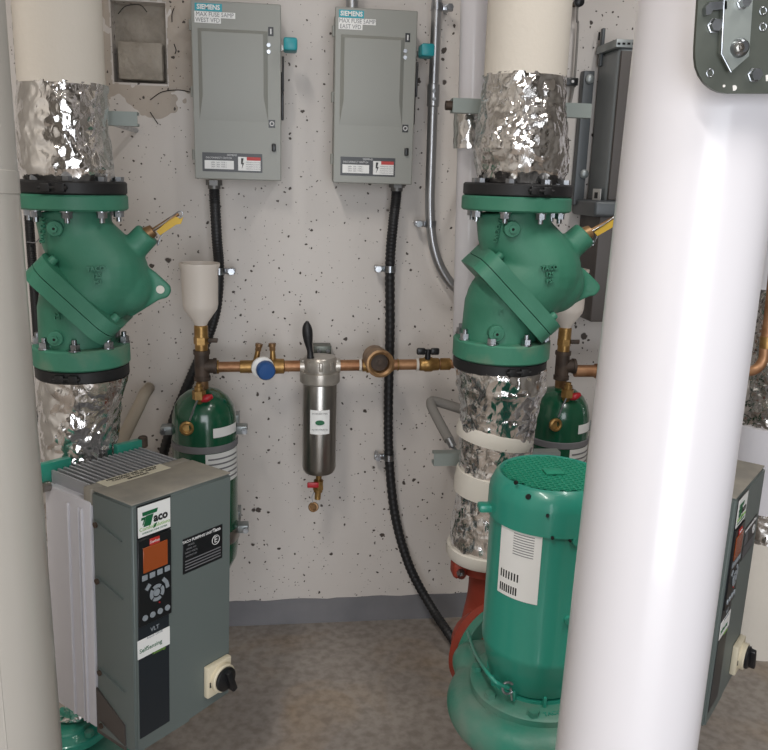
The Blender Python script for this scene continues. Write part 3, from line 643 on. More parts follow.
# strainer turned towards the viewer
t = thing('strainer', cx(379), 'bronze strainer with round open end facing out on the copper line', 'strainer')
MB().cyl(cx(362.5), cx(368), 6.6*sc).hexn(cx(366), cx(376), 8*sc).build('union_nut', 'brass', t); MB().cyl(cx(380), cx(393), 6.8*sc).build('union_nut', 'brass', t)
a = cx(373.5, -9, Yp+.015); b = cx(380.5, -1, Yp-.08)
MB().lathe([(9*sc, 0), (12*sc, .01), (12.6*sc, .05), (13.4*sc, .07), (13.6*sc, (b-a).length), (11.6*sc, (b-a).length+.001), (9.3*sc, (b-a).length-.002), (9*sc, (b-a).length-.02), (0, (b-a).length-.02)], axisframe(a, b), 40).build('body', 'bronze', t)
q = b+(a-b).normalized()*.018; MB().lathe([(8.8*sc, 0), (8.4*sc, .003), (2*sc, .004), (2*sc, .008), (0, .008)], axisframe(q, q+(b-a)), 28).build('inner_disc', 'iron', t)
# ball valve with butterfly handle
t = thing('ball_valve', cx(430), 'small brass ball valve with black butterfly handle near the right valve flange', 'valve')
MB().lathe([(5.5*sc, 0), (6.6*sc, .002), (6.6*sc, .01), (7.6*sc, .014), (7.6*sc, .03), (6.6*sc, .035), (6.4*sc, .048), (5*sc, .05)], axisframe(cx(419), cx(438)), 20).build('body', 'brass', t)
e = cx(428, -12.5, Yp-.008); MB().box(e+V((-.017, 0, .001)), (.022, .01, .017), bev=.004).box(e+V((.017, 0, .001)), (.022, .01, .017), bev=.004).box(e, (.03, .008, .008), bev=.002).cyl(e-V((0, 0, .018)), e+V((0, 0, .006)), .007).build('butterfly_handle', 'blackp', t)

# ------------------------------------------------------------------ chemical feed tank (local frame at the floor under the tank)
Yt = 1.80
def feeder(label_t, label_f, dX, dY, grp=True):
    O = V((at(203, 365, Yt).x, Yt, 0)); st = mpp(at(203, 400, Yt))
    res = []
    def z(y): return at(203, y, Yt).z
    t = thing('feed_tank', O, label_t, 'tank')
    def lt(prof, name, mt, par, seg=48, ox=0, oy=0): return MB().lathe([(r*st, z(y)) for r, y in prof], Mx.Translation(O+V((ox, oy, 0))), seg).build(name, mt, par)
    lt([(0, 575), (14, 573), (24, 566), (30, 555), (32, 540), (32, 425), (31.4, 415), (29, 405), (24, 397), (16, 391), (8, 388.5), (0, 388)], 'tank_body', 'tank', t)
    lt([(32.3, 444), (33, 443.4), (33, 438), (32.3, 437.4)], 'band_clamp', 'band', t)
    lt([(32.3, 537), (33.2, 536), (33.2, 526), (32.3, 525)], 'band_clamp', 'steel', t)
    for y in (433, 532):
        for s_ in (-1, 1):
            q = MB().box(O+V((s_*37*st, .0, z(y-4))), (.026, .03, .02), bev=.003).build('clamp_ear', 'galv', t)
            e = O+V((s_*40*st, -.014, z(y-4))); MB().hexn(e, e-V((0, .01, 0)), .007).build('clamp_bolt', 'zinc', q)
    curved(O, 32*st, -PI/2+.35, -PI/2+1.35, z(429), z(420), 'tank_label', 'label', t)
    lb = curved(O, 32*st, -PI/2+.1, -PI/2+1.4, z(474), z(444.5), 'tank_label', 'label', t)
    for k in range(5): curved(O, 32.4*st, -PI/2+.18, -PI/2+1.32, z(450.4+k*5), z(449+k*5), 'text_line', 'inkgrey', lb)
    # strut and floor feet
    MB().box(O+V((0, .085, z(430))), (.15, .04, .03), bev=.002).build('wall_strut', 'galv', t); MB().box(O+V((0, .09, z(530))), (.15, .05, .03), bev=.002).build('wall_strut', 'galv', t)
    MB().cyl(O, O+V((0, 0, z(570))), .018).cyl(O, O+V((0, 0, .01)), .03).build('pedestal', 'tank', t)
    MB().cyl(O+V((-1*st, 0, z(391))), O+V((-1*st, 0, z(376))), 6*st, bev=.001).build('neck_fitting', 'bronze', t)
    # upper fittings
    MB().cyl(O+V((-1*st, 0, z(380))), O+V((-1*st, 0, z(352))), 7.2*st).cyl(O+V((-1*st, 0, z(354))), O+V((-1*st, 0, z(350))), 8.2*st).cyl(O+V((-1*st, 0, z(380))), O+V((-1*st, 0, z(376))), 8.2*st).cyl(O+V((0, 0, z(366))), O+V((11*st, 0, z(366))), 7*st).cyl(O+V((10*st, 0, z(366))), O+V((13*st, 0, z(366))), 8*st).build('tee_fitting', 'iron', t)
    # purge cock in front
    f = O+V((-2*st, -25*st, 0))
    MB().cyl(O+V((-2*st, -18*st, z(400))), f+V((0, 0, z(389))), 4.2*st).hexn(f+V((0, 0, z(392))), f+V((0, 0, z(384))), 6.5*st).cyl(f+V((0, 0, z(385))), f+V((0, 0, z(380))), 4.4*st).cyl(f+V((0, 0, z(380))), f+V((0, 0, z(377))), 3*st).build('purge_cock', 'brass', t, smooth=30)
    MB().tube([f+V((2*st, -.005, z(393))), f+V((7*st, -.006, z(391))), f+V((13*st, -.004, z(389)))], 1, seg=10, radii=lambda u, i: st*(2+1.8*math.sin(u*PI))).build('red_lever', 'redh', t)
    MB().tube([f+V((-1*st, -.004, z(392))), f+V((-5*st, -.006, z(401))), f+V((-9*st, -.008, z(412)))], .0022, seg=8).build('cap_strap', 'zinc', t)
    e = f+V((-12*st, -.012, z(419))); MB().lathe([(5*st, -.005), (6.8*st, -.003), (6.8*st, .004), (5*st, .006), (4*st, .005), (3.6*st, -.001), (0, -.001)], axisframe(e, e+V((.2, -1, .1))), 24).build('cap', 'brass', t)
    # funnel stands on the fittings and is part of the feeder
    fn = thing('filling_funnel', O+V((-1*st, 0, z(350))), label_f, 'funnel')
    c = O+V((-1*st, 0, 0))
    MB().lathe([(r*st, z(y)) for r, y in ((5, 327), (7, 322), (16, 309), (17, 304), (17.6, 270), (19.4, 265), (19.4, 263), (17.5, 263), (16.4, 270), (15.8, 304), (6, 321), (0, 323))], Mx.Translation(c), 40).build('cup', 'funnel', fn)
    MB().cyl(c+V((0, 0, z(350))), c+V((0, 0, z(343))), 6.4*st).hexn(c+V((0, 0, z(344))), c+V((0, 0, z(337))), 7.4*st).cyl(c+V((0, 0, z(338))), c+V((0, 0, z(325))), 6.8*st, bev=.002).build('nipple', 'brass', fn, smooth=30)
    MB().box(c+V((11*st, -.004, z(340))), (.022, .008, .01), bev=.002).cyl(c+V((6*st, 0, z(340))), c+V((16*st, -.004, z(339))), .003, seg=10).build('valve_lever', 'iron', fn)
    return t, fn
t1, f1_ = feeder('green feed tank with brass cock left of the steel filter', 'translucent white funnel cup above the left green tank', 0, 0)
t2, f2_ = dup(t1), dup(f1_)
dl = at(561.5, 373, 1.80)-at(202, 365, 1.80); dl.z = 0
zoff = at(561, 373, 1.80).z-at(202, 365, 1.80).z
for o_ in (t2, f2_): o_.location = V(o_.location)+dl+V((0, 0, 0))
t2['label'] = 'green feed tank half hidden between the foil pipe and the right foreground pipe'
f2_['label'] = 'translucent funnel cup mostly hidden behind the right green valve'
a = V((t2.location.x+.03, Yt, at(561, 371, Yt).z)); tag(MB().cyl(V((a.x, Yt, a.z)), V((a.x+.32, Yt, a.z)), .0145).cyl(V((a.x+.052, Yt, a.z)), V((a.x+.06, Yt, a.z)), .018).build('copper_branch', 'copper'), 'short copper branch running behind the right foreground pipe', 'pipe')

# foam pipes
def foamrod(pts, r, mt, label, tip=None):
    t = thing('foam_covered_pipe', pts[0], label, 'pipe'); MB().tube(pts, r, seg=20, smooth=6).build('foam_sleeve', mt, t)
    if tip: MB().cyl(tip[0], tip[1], r*.8, seg=16, bev=.001).cyl(tip[1], tip[2], .004, seg=10).build('metal_end', 'zinc', t)
foamrod([at(470, 412, 1.78), at(445, 404, 1.8), at(433, 401, 1.8), at(431, 404, 1.79), at(434, 412, 1.77), at(449, 440, 1.7)], .0115, 'foam', 'grey foam covered pipe slanting beside the foil pipe under the right valve', (at(448.5, 438, 1.7), at(453, 447, 1.69), at(459, 454, 1.64)))
foamrod([at(149, 388, 1.99), at(144, 395, 1.86), at(139, 406, 1.82), at(130, 424, 1.75), at(115, 455, 1.62)], .014, 'beigefoam', 'beige foam covered pipe slanting behind the left foil pipe')

# ------------------------------------------------------------------ variable speed drive
PA = at(132, 507, 1.2); PB = onz(232, 470, PA.z); PBm = at(135, 752, 1.2)
H = PA.z-PBm.z; W = (PB-PA).length; yaw = math.atan2(PB.y-PA.y, PB.x-PA.x)
LEAN = .034; RV = (Mx.Rotation(yaw, 3, 'Z') @ Mx.Rotation(LEAN, 3, 'Y')); VO = PA - RV @ V((0, 0, H))
vd = thing('pump_drive', VO, 'large grey pump drive on the left, in front of the left foil pipe', 'drive', 'grey pump drives', rz=yaw, ry=LEAN)
VM = Mx.Translation(VO) @ RV.to_4x4(); VI = VM.inverted()
nrm = VM.to_3x3() @ V((0, -1, 0))
def fl(px, py):
    q = VI @ hit(px, py, PA, nrm); return q.x, q.z
DG, DH = .105, .235
def lb(c, d, name, mt, par=vd, bev=0, seg=2): return MB().box(c, d, bev=bev, seg=seg).build(name, mt, par, local=True)
cov = MB()   # front cover: side profile with sloped top edge, extruded over the width, lower right corner cut
prof = [(0, .0), (W*.52, 0), (W*.54, .008), (W, .008), (W, H), (0, H)]
cov.prism(prof, DG, Mx(((1, 0, 0, 0), (0, 0, 1, 0), (0, 1, 0, 0), (0, 0, 0, 1))))
bmesh.ops.bevel(cov.bm, geom=[e for e in cov.bm.edges if e.calc_length() > .04], offset=.004, segments=3, affect='EDGES')
cover = cov.build('front_cover', 'vfd', vd, local=True)
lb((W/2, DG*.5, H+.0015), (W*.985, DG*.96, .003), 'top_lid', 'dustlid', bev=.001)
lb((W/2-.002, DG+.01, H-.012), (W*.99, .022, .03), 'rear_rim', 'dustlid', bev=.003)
# heatsink
hs = MB(); hs.box((W/2, (DG+DH)/2+.006, H*.49), (W*.97, DH-DG-.03, H*.93), bev=.004)
hs.box((.004, (DG+DH)/2, H*.485), (.014, DH-DG, H*.97-.012), bev=.004); hs.box((W-.004, (DG+DH)/2, H*.485), (.014, DH-DG, H*.97-.012), bev=.004)
for yy in (DG+.022, DG+.03, DG+.06): hs.box((-.004, yy, H*.47), (.006, .004, H*.9), bev=.0015)
heats = hs.build('heatsink', 'alu', vd, local=True)
nf = 17
for i in range(nf):
    x = .014+(W-.03)*i/(nf-1); MB().box((x, (DG+DH)/2+.012, H-.014), (.0042, DH-DG-.024, .03)).build('cooling_fin', 'fin', heats, local=True)
lb((W/2, (DG+DH)/2+.012, H-.0315), (W*.93, DH-DG-.03, .004), 'fin_channel_floor', 'hole')
for x in (-.002, W+.002): MB().cyl(V((x, DH-.014, H-.02)), V((x-.014 if x < .1 else x+.014, DH-.014, H-.02)), .009, seg=16).build('lifting_bolt', 'steel', heats, local=True)
# cream sticker on top
MB().box((W*.42, DG*1.0+.004, H+.0032), (W*.62, .03, .001)).build('top_sticker', 'cream', vd, local=True)
tp = [o for o in kids(vd) if o.name.startswith('top_sticker')][0]
for yy, s_, sx in ((.008, 'PREMANUFACTURED CONTROLS', 1), (0, 'CAUTION  TACO  INPUT', 1.2), (-.009, 'SERVICE DATE', 1)): text(s_, .0075, Mx.Translation((W*.42, DG+.004+yy, H+.0042)), 'ink', tp, local=True, sx=.9*sx)
# side details (left side, x = 0)
for z_ in (H*.88, H*.655, H*.275, H*.045):
    q = MB().prism([(0, 0), (.07, 0), (.0, .018)], .0045, Mx.Translation((.0005, .095, z_-.012)) @ Mx(((0, 0, -1, 0), (-1, 0, 0, 0), (0, 1, 0, 0), (0, 0, 0, 1)))).build('screw_ramp', 'vfd', cover, local=True)
    MB().cyl(V((-.0045, .088, z_)), V((-.0075, .088, z_)), .005, seg=14).build('cover_screw', 'iron', q, local=True)
gp = MB().prism([(.026, .0), (.103, 0), (.103, .086), (.028, .046)], .003, Mx(((0, 0, -1, 0), (1, 0, 0, 0), (0, 1, 0, 0), (0, 0, 0, 1)))).build('gland_cover', 'cabd', vd, local=True)
MB().cyl(V((W*.42, .05, .01)), V((W*.42, .05, -.014)), .016, bev=.002).build('cable_gland', 'galv', vd, local=True)
MB().cyl(V((W*.5, .02, .02)), V((W*.5, .02, -.002)), .007).build('foot_screw', 'zinc', vd, local=True)
# front labels, from the pixel corners on the front face
def rect(p0, p1): (x0, z1), (x1, z0) = fl(*p0), fl(*p1); return x0, x1, z0, z1
def pl(p0, p1, name, mt, par=vd, d=.0012, base=0, pad=0):
    x0, x1, z0, z1 = rect(p0, p1); x0 -= pad; x1 += pad; z0 -= pad; z1 += pad
    return MB().box(((x0+x1)/2, -base-d/2, (z0+z1)/2), (x1-x0, d, z1-z0), bev=min(.0005, d*.4), seg=1).build(name, mt, par, local=True)
def tx(s_, px, py, size, mt, par, d=.0022, **k):
    x, z = fl(px, py); return text(s_, size, frame((x, -d, z), (1, 0, 0), (0, -1, 0)), mt, par, local=True, **k)
panel = pl((136.4, 541), (169.5, 721), 'dark_strip', 'panel', d=.001); pl((136, 506.5), (170.7, 528), 'logo_frame', 'blackp', d=.0008)
lg = pl((137, 508), (169.8, 526.5), 'logo_plate', 'label', d=.001, base=.001)
x0, x1, z0, z1 = rect((137, 507.5), (169.8, 527)); lw, lh = x1-x0, z1-z0
def pp(poly, mt, par, d=.0024, nm='logo_shape'): return MB().prism([(x0+lw*u, z0+lh*v) for u, v in poly], .0004, frame((0, -d, 0), (1, 0, 0), (0, -1, 0))).build(nm, mt, par, local=True)
pp([(.12, .8), (.6, .8), (.56, .68), (.13, .68)], 'inkgreen', lg); pp([(.1, .64), (.22, .64), (.2, .56), (.08, .56)], 'inkgreen', lg)
pp([(.24, .66), (.46, .66), (.37, .33), (.15, .33)], 'inkgreen', lg); pp([(.2, .64), (.23, .64), (.15, .4), (.12, .4)], 'inkgreen', lg)
text('aco', .020, frame((x0+lw*.69, -.0022, z0+lh*.5), (1, 0, .0), (0, -1, 0)), 'ink', lg, local=True, bold=.0008)
text('Comfort', .009, frame((x0+lw*.28, -.0022, z0+lh*.26), (1, 0, .0), (0, -1, 0)), 'lime', lg, local=True); text('Solutions', .009, frame((x0+lw*.72, -.0022, z0+lh*.26), (1, 0, .0), (0, -1, 0)), 'lime', lg, local=True)
pp([(.44, .2), (.5, .32), (.57, .34), (.5, .2)], 'inkgreen', lg)
text('HYDRONIC PUMP SYSTEM', .0042, frame((x0+lw*.5, -.0022, z0+lh*.12), (1, 0, .0), (0, -1, 0)), 'inkgreen', lg, local=True)
kp = pl((136.5, 541), (170.2, 612), 'keypad', 'blackp', d=.003, base=.001)
k0, k1, kz0, kz1 = rect((136.5, 541), (170.2, 612)); kw, kh = k1-k0, kz1-kz0
def kbox(u, v, w, h, name, mt, par=kp, d=.0015, base=.004): return MB().box((k0+kw*u, -base-d/2, kz0+kh*v), (w*kw, d, h*kh), bev=.0004, seg=1).build(name, mt, par, local=True)
ds = kbox(.5, .76, .74, .29, 'display', 'display'); 
rl = kbox(.48, .945, .3, .075, 'maker_badge', 'inkred'); text('Danfoss', .006, frame((k0+kw*.48, -.0057, kz0+kh*.945), (1, 0, 0), (0, -1, 0)), 'inkwhite', rl, local=True)
for u in (.17, .4, .63, .86): kbox(u, .56, .16, .062, 'soft_key', 'key')
def kdisc(u, v, r, nm, mt, d=.0015, r0=0): return MB().lathe([(r0, 0), (r, 0), (r, d), (r0, d)] if r0 else [(r, 0), (r*.92, d), (0, d)], frame((k0+kw*u, -.004, kz0+kh*v), (1, 0, 0), (0, -1, 0)), 28, cap=not r0).build(nm, mt, kp, local=True)
for q in range(4):
    c_ = frame((k0+kw*.52, -.0055, kz0+kh*.335), (1, 0, 0), (0, -1, 0)) @ Mx.Rotation(q*PI/2+PI/4+.12, 4, 'Z')
    n_ = 8; a_ = 1.3; po = [(.0145*math.cos(a_*i/n_), .0145*math.sin(a_*i/n_)) for i in range(n_+1)]+[(.0085*math.cos(a_*i/n_), .0085*math.sin(a_*i/n_)) for i in range(n_, -1, -1)]
    MB().prism(po, .0012, c_).build('arrow_key', 'key', kp, local=True)
kdisc(.52, .335, .0066, 'ok_key', 'key', d=.002)
for a_ in (2.4, .7, .25): MB().box((0, 0, 0), (.011, .0065, .0015), frame((k0+kw*.52+.0225*math.cos(a_), -.0045, kz0+kh*.335+.0225*math.sin(a_)), (math.sin(a_), 0, -math.cos(a_)) if a_ > 1 else (math.sin(a_), 0, -math.cos(a_)), (0, -1, 0))).build('menu_key', 'key', kp, local=True)
for u in (.17, .4, .63, .86): kdisc(u, .09, .0052, 'round_key', 'key')
kdisc(.61, .2, .0014, 'red_lamp', 'redh')
tx('VLT', 154, 627.5, .0105, 'key', panel, bold=.0002); tx('AQUA DRIVE', 154, 634, .0055, 'key', panel)
sl = pl((136.8, 641.5), (169.3, 643.5), 'sensing_label', 'label', d=.001, base=.001)
tx('SelfSensing', 150, 646, .0105, 'inkgreen', sl, d=.0024); tx('Technology', 158, 650, .006, 'lime', sl, d=.0024)
np_ = pl((182.5, 539.5), (222, 557.5), 'rating_plate', 'blackp', d=.001)
n0, n1, nz0, nz1 = rect((182.5, 539.5), (222, 557.5)); nw, nh = n1-n0, nz1-nz0
NF = lambda u, v: frame((n0+nw*u, -.0013, nz0+nh*v), (1, 0, 0), (0, -1, 0))
text('TACO PUMPING UNIT', .0068, NF(.36, .9), 'inkwhite', np_, local=True, bold=.0001); text('Taco', .009, NF(.84, .91), 'inkwhite', np_, local=True, bold=.0003)
text('E', .016, NF(.82, .62), 'inkwhite', np_, local=True); MB().torus(.0085, .0006, NF(.82, .62), 24, 6).build('seal_ring', 'inkwhite', np_, local=True)
for k in range(4): text(('MODEL', 'SERIAL NO', 'INPUT VOLTS', 'OUTPUT HP')[k], .0045, NF(.2, .78-k*.1), 'inkgrey', np_, local=True)
for k in range(4): MB().box((n0+nw*.5, -.0013, nz0+nh*(.35-k*.085)), (nw*.9, .0004, .0018)).build('printed_line', 'inkgrey', np_, local=True)
# rotary switch
x, z = fl(217, 674); sx_, sz_ = .058, .062
x = W-.037; sw = lb((x, -.006, z), (sx_, .012, sz_), 'switch_base', 'beige', bev=.003)
SF = frame((x+.003, -.012, z), (1, 0, 0), (0, -1, 0))
MB().lathe([(.026, 0), (.0265, .008), (.025, .010), (0, .010)], SF, 40).build('switch_collar', 'beige', sw, local=True)
MB().lathe([(.0225, .010), (.0225, .014), (.02, .016), (0, .016)], SF, 40).build('switch_dial', 'blackp', sw, local=True)
MB().box((.004, -.004, .019), (.012, .046, .014), SF @ Mx.Rotation(.35, 4, 'Z'), bev=.003).build('switch_grip', 'blackp', sw, local=True)
MB().box((x-.021, -.0125, z-.004), (.008, .001, .01)).build('indicator', 'ink', sw, local=True)
vd2 = dup(vd); vd2['label'] = 'grey pump drive half hidden behind the right foreground pipe, lower right corner'
Q = onz(766, 467, PA.z); vd2.location = V((0, 0, PA.z-H)); vd2.rotation_euler = (0, 0, math.radians(46))
dd = Mx.Rotation(math.radians(46), 3, 'Z') @ V((W, 0, 0)); vd2.location.x = Q.x-dd.x; vd2.location.y = Q.y-dd.y

# green mounting arms that hold the left drive to the pipe
t = thing('mounting_bracket', at(88, 440, 1.5), 'green steel arms clamped either side of the left foil pipe, behind the grey drive', 'bracket')
hb = VM @ V((W*.5, DH+.02, H-.02))
d_ = VM.to_3x3() @ V((1, 0, 0)); dn = VM.to_3x3() @ V((0, 1, 0))
AM = VM.to_3x3().to_4x4(); 
for (x0, x1) in ((-.012, .052), (.15, .205)):
    MB().box(((x0+x1)/2, DH+.009, H-.004), (x1-x0, .014, .036), VM, bev=.001).build('arm', 'pumpgreen', t)
e = VM @ V((.212, DH+.008, H-.004)); MB().cyl(e, e+V((0, 0, .022)), .009, bev=.002).build('bolt', 'iron', t)
MB().box((W/2, DH-.004, H-.04), (W*.9, .008, .03), VM).build('tie_plate', 'pumpgreen', t)

# ------------------------------------------------------------------ green circulator pump, right
Ym = 1.15; T0 = at(552, 472, Ym); mx, zt = T0.x, T0.z; Rm = 61.5*mpp(T0)
def zm(px, py, Y=Ym): return at(px, py, Y).z
pu = thing('circulator_pump', (mx, Ym, 0), 'green vertical motor and pump left of the right foreground pipe', 'pump')
BM = Mx.Translation((mx, Ym, 0))
z_sk = zm(488, 514); z_lo = zm(484, 640); z_b = zm(505, 668)
MB().lathe([(Rm*.80, zt-.003), (Rm*.845, zt), (Rm*.9, zt-.004), (Rm*.985, zt-.022), (Rm*1.0, zt-.032), (Rm*1.005, z_sk), (Rm*.96, z_sk)], BM, 72).build('fan_cover', 'pumpgreen', pu)
gr = MB().lathe([(Rm*.83, zt-.012), (Rm*.83, zt-.010), (0, zt-.010)], BM, 48).build('grille_backing', 'hole', pu)
m = MB(); hx = .0052
for i in range(-14, 15):
    for j in range(-16, 17):
        cx_, cy_ = i*hx*1.5*1.0*1.15, (j+(i % 2)*.5)*hx*math.sqrt(3)*1.15
        if math.hypot(cx_, cy_) > Rm*.80: continue
        o_ = [(cx_+hx*1.16*math.cos(k*PI/3), cy_+hx*1.16*math.sin(k*PI/3)) for k in range(6)]; i_ = [(cx_+hx*.84*math.cos(k*PI/3), cy_+hx*.84*math.sin(k*PI/3)) for k in range(6)]
        vo = [m.bm.verts.new((mx+a, Ym+b, zt-.001)) for a, b in o_]; vi = [m.bm.verts.new((mx+a, Ym+b, zt-.001)) for a, b in i_]; vl = [m.bm.verts.new((mx+a, Ym+b, zt-.006)) for a, b in i_]
        for k in range(6):
            m.bm.faces.new((vo[k], vo[(k+1) % 6], vi[(k+1) % 6], vi[k])); m.bm.faces.new((vi[k], vi[(k+1) % 6], vl[(k+1) % 6], vl[k]))
m.build('grille', 'mesh', pu, flat=True)
MB().box((mx+.002, Ym, zt+.001), (.03, .024, .003), bev=.001).build('centre_plate', 'mesh', pu)
mb = MB().lathe([(Rm*.955, z_sk+.004), (Rm*.955, z_lo+.012), (Rm*.965, z_lo+.01), (Rm*.955, z_lo), (Rm*.9, z_lo-.022), (Rm*.8, z_b-.006), (Rm*.74, z_b-.012)], BM, 72).build('motor_body', 'pumpgreen', pu)
MB().lathe([(Rm*.7, z_b-.012), (Rm*.78, z_b-.014), (Rm*.78, z_b-.024), (Rm*.70, z_b-.026)], BM, 48).build('end_bell_ring', 'pumpgreen', pu)
def ma(px): # azimuth where pixel column meets the motor's front surface
    c = at(552, 600, Ym); u = max(-.99, min(.99, (px-547)/61.5)); return -PI/2-.316+math.asin(u)
a0, a1 = ma(500.5), ma(541); lbz1, lbz0 = zm(520, 535, Ym-Rm*.9), zm(518, 610, Ym-Rm*.9)
lab = curved(V((mx, Ym, 0)), Rm*.957, a0, a1, lbz0+.006, lbz1, 'rating_label', 'label', mb, th=.0012)
for k in range(9): curved(V((mx, Ym, 0)), Rm*.957+.0013, a0+.28, a1-.12, lbz1-.010-k*.0042, lbz1-.0088-k*.0042, 'printed_line', 'inkgrey', lab, th=.0003, n=8)
for k in range(8): curved(V((mx, Ym, 0)), Rm*.957+.0013, a0+.06+k*.045, a0+.085+k*.045, lbz0+.012, lbz0+.025, 'barcode_bar', 'ink', lab, th=.0003, n=2)
for k in range(7): curved(V((mx, Ym, 0)), Rm*.957+.0013, a0+.06+k*.055, a0+.085+k*.055, lbz0+.035, lbz0+.048, 'barcode_bar', 'ink', lab, th=.0003, n=2)
for (px, py, r_) in ((511, 490, .003), (524, 500, .004), (544, 513, .0025), (550, 534, .0025), (566, 536, .002)):
    a_ = ma(px); d = V((math.cos(a_), math.sin(a_), 0)); e = V((mx, Ym, 0))+d*Rm*1.0; e.z = zm(px, py, Ym-Rm*.85); e = V((mx, Ym, 0))+d*(Rm*.93 if e.z > zt-.03 else Rm*1.0)+V((0, 0, e.z))
    MB().cyl(e, e+d*.004, r_, seg=12).build('cover_screw', 'ink', pu)
a_ = ma(498); 
# lug on the left, conduit box on the right
MB().box((mx-Rm-.006, Ym, zm(480, 507)), (.026, .022, .013), bev=.004).build('lifting_lug', 'pumpgreen', pu)
a_ = -.35; d = V((math.cos(a_), math.sin(a_), 0)); 
cb = MB().box((0, 0, 0), (.05, .09, zt-z_lo+.0), Mx.Translation(V((mx, Ym, (zt+z_lo)/2))+d*(Rm+.012)) @ Mx.Rotation(a_, 4, 'Z'), bev=.006).build('terminal_box', 'pumpgreen', pu)
for q in (.3, .75): 
    a2 = ma(573); d2 = V((math.cos(a2), math.sin(a2), 0)); e = V((mx, Ym, z_lo+(zt-z_lo)*q))+d2*Rm*.95; MB().cyl(e, e+d2*.006, .007, seg=14).build('rib_boss', 'pumpgreen', mb)
# adapter, cover plate and volute
zp = zm(471, 684)+.004                                     # top of the bolted cover plate, from its left edge
Rp = (546-481)*mpp(at(474, 680, Ym))
MB().lathe([(Rm*.72, z_b-.024), (Rm*.7, z_b-.03), (Rm*.62, zp+.012), (Rm*.66, zp+.004)], BM, 48).build('adapter', 'castpump', pu)
for i in range(10):
    a_ = i*2*PI/10+.2; d = V((math.cos(a_), math.sin(a_), 0)); MB().box((0, 0, 0), (.02, .006, .032), Mx.Translation(V((mx, Ym, (z_b+zp)/2-.006))+d*Rm*.74) @ Mx.Rotation(a_, 4, 'Z'), bev=.002).build('adapter_rib', 'pumpgreen', pu)
cp = MB().lathe([(Rp*.55, zp+.006), (Rp*.8, zp+.003), (Rp*.97, zp), (Rp, zp-.003), (Rp, zp-.016), (Rp*.9, zp-.018)], BM, 72).build('cover_plate', 'castpump', pu)
text('TACO CAST IRON', .011, Mx.Translation((mx, Ym, zp+.001)) @ Mx.Rotation(.1, 4, 'Z') @ Mx.Translation((.02, -Rp*.86, 0)), 'pumpgreen', cp, 'cast_lettering', ext=.002)
for i in range(8):
    a_ = i*PI/4-1.9; d = V((math.cos(a_), math.sin(a_), 0)); e = V((mx, Ym, zp))+d*Rp*.9
    MB().hexn(e, e+V((0, 0, .009)), .0095).build('plate_bolt', 'castpump', pu); e.z -= .016; MB().cyl(e, e-V((0, 0, .018)), .011, bev=.003).build('bolt_boss', 'pumpgreen', pu)
zv = zp-.052; v_ = MB(); N = 26; pts = []
R0 = (546-459)*mpp(at(447, 710, Ym))
v_.cyl(V((mx, Ym, zv-.05)), V((mx, Ym, zp-.02)), Rp*.88, Rp*.84, 48)
def vr(f): return .033+.012*f
sp = [V((mx+math.cos(a)*(R0-vr(i/N)), Ym+math.sin(a)*(R0-vr(i/N)), zv)) for i, a in ((i, 1.2+i/N*2*PI*.98) for i in range(N+1))]
v_.tube(sp, 1, seg=24, smooth=2, radii=lambda f, i: vr(f))
fc = at(492, 650, 1.36); fdir = V((-.55, 1, .0)).normalized()
v_.tube([V((mx-.06, Ym+.02, zv)), V((mx-.085, Ym+.12, zv+.012)), V((fc.x, fc.y, fc.z))-fdir*.02, fc], .03, seg=24)
v_.cyl(V((mx, Ym, zv-.05)), V((mx, Ym, .1)), .05, .055)
v_.build('volute', 'castpump', pu, remesh=(.004, 8))
MB().box((mx, Ym, .05), (.2, .2, .1), bev=.006).build('base_block', 'galv', pu)
Rf = 47*mpp(fc)
MB().cyl(fc-fdir*.01, fc+fdir*.008, Rf, seg=56, bev=.002).build('outlet_flange', 'castpump', pu)
for i in range(8):
    a_ = i*PI/4+.5; ff_ = axisframe(fc-fdir*.01, fc); e = ff_ @ V((math.cos(a_)*Rf*.74, math.sin(a_)*Rf*.74, 0)); MB().hexn(e, e-fdir*.011, .011).cyl(e, e-fdir*.002, .014).build('flange_bolt', 'zinc', pu, smooth=30)
# thin green tube from the flange to the seal clip
ck = at(508, 688, Ym-Rm*.75)
MB().tube([at(468, 632, 1.3), at(474, 650, 1.2), at(484, 668, 1.1), at(496, 682, 1.07), ck], .0032, seg=10).build('vent_tube', 'pumpgreen', pu)
MB().torus(.009, .0022, frame(ck, (1, 0, 0), (0, -1, .3)), 20, 8, .6, 5.6).cyl(ck+V((.004, 0, 0)), ck+V((.008, 0, -.022)), .002, seg=8).build('tube_clip', 'zinc', pu)
# red primed elbow
t = thing('pipe_elbow', at(486, 620, 1.48), 'rust red primed elbow between the foil pipe and the green pump', 'pipe')
e0 = fc+fdir*.012
top = at(489, 560, YV)
eb = MB(); eb.tube([top, at(489, 590, YV), at(487, 612, YV-.005), at(484, 634, YV-.04), e0+fdir*.02, e0], 1, seg=28, radii=lambda f, i: (21+f*13)*.0019); eb.build('elbow', 'red', t)
MB().cyl(e0-fdir*.002, e0+fdir*.016, Rf*.97, seg=56, bev=.002).build('lower_flange', 'red', t)
MB().cyl(at(488, 566, YV), at(488, 554, YV), 30*mpp(top), seg=40, bev=.002).build('collar', 'red', t)
for s_ in (-1, 1):
    c = at(488, 562, YV)+V((s_*32*mpp(top), -.02, 0)); q = MB().box(c, (.03, .04, .035), bev=.009, seg=3).build('bolt_lug', 'red', t)
    MB().hexn(c+V((0, -.018, 0)), c+V((0, -.032, -.003)), .009).cyl(c+V((0, -.03, 0)), c+V((0, -.036, -.003)), .005, seg=12).build('lug_bolt', 'zinc', q)

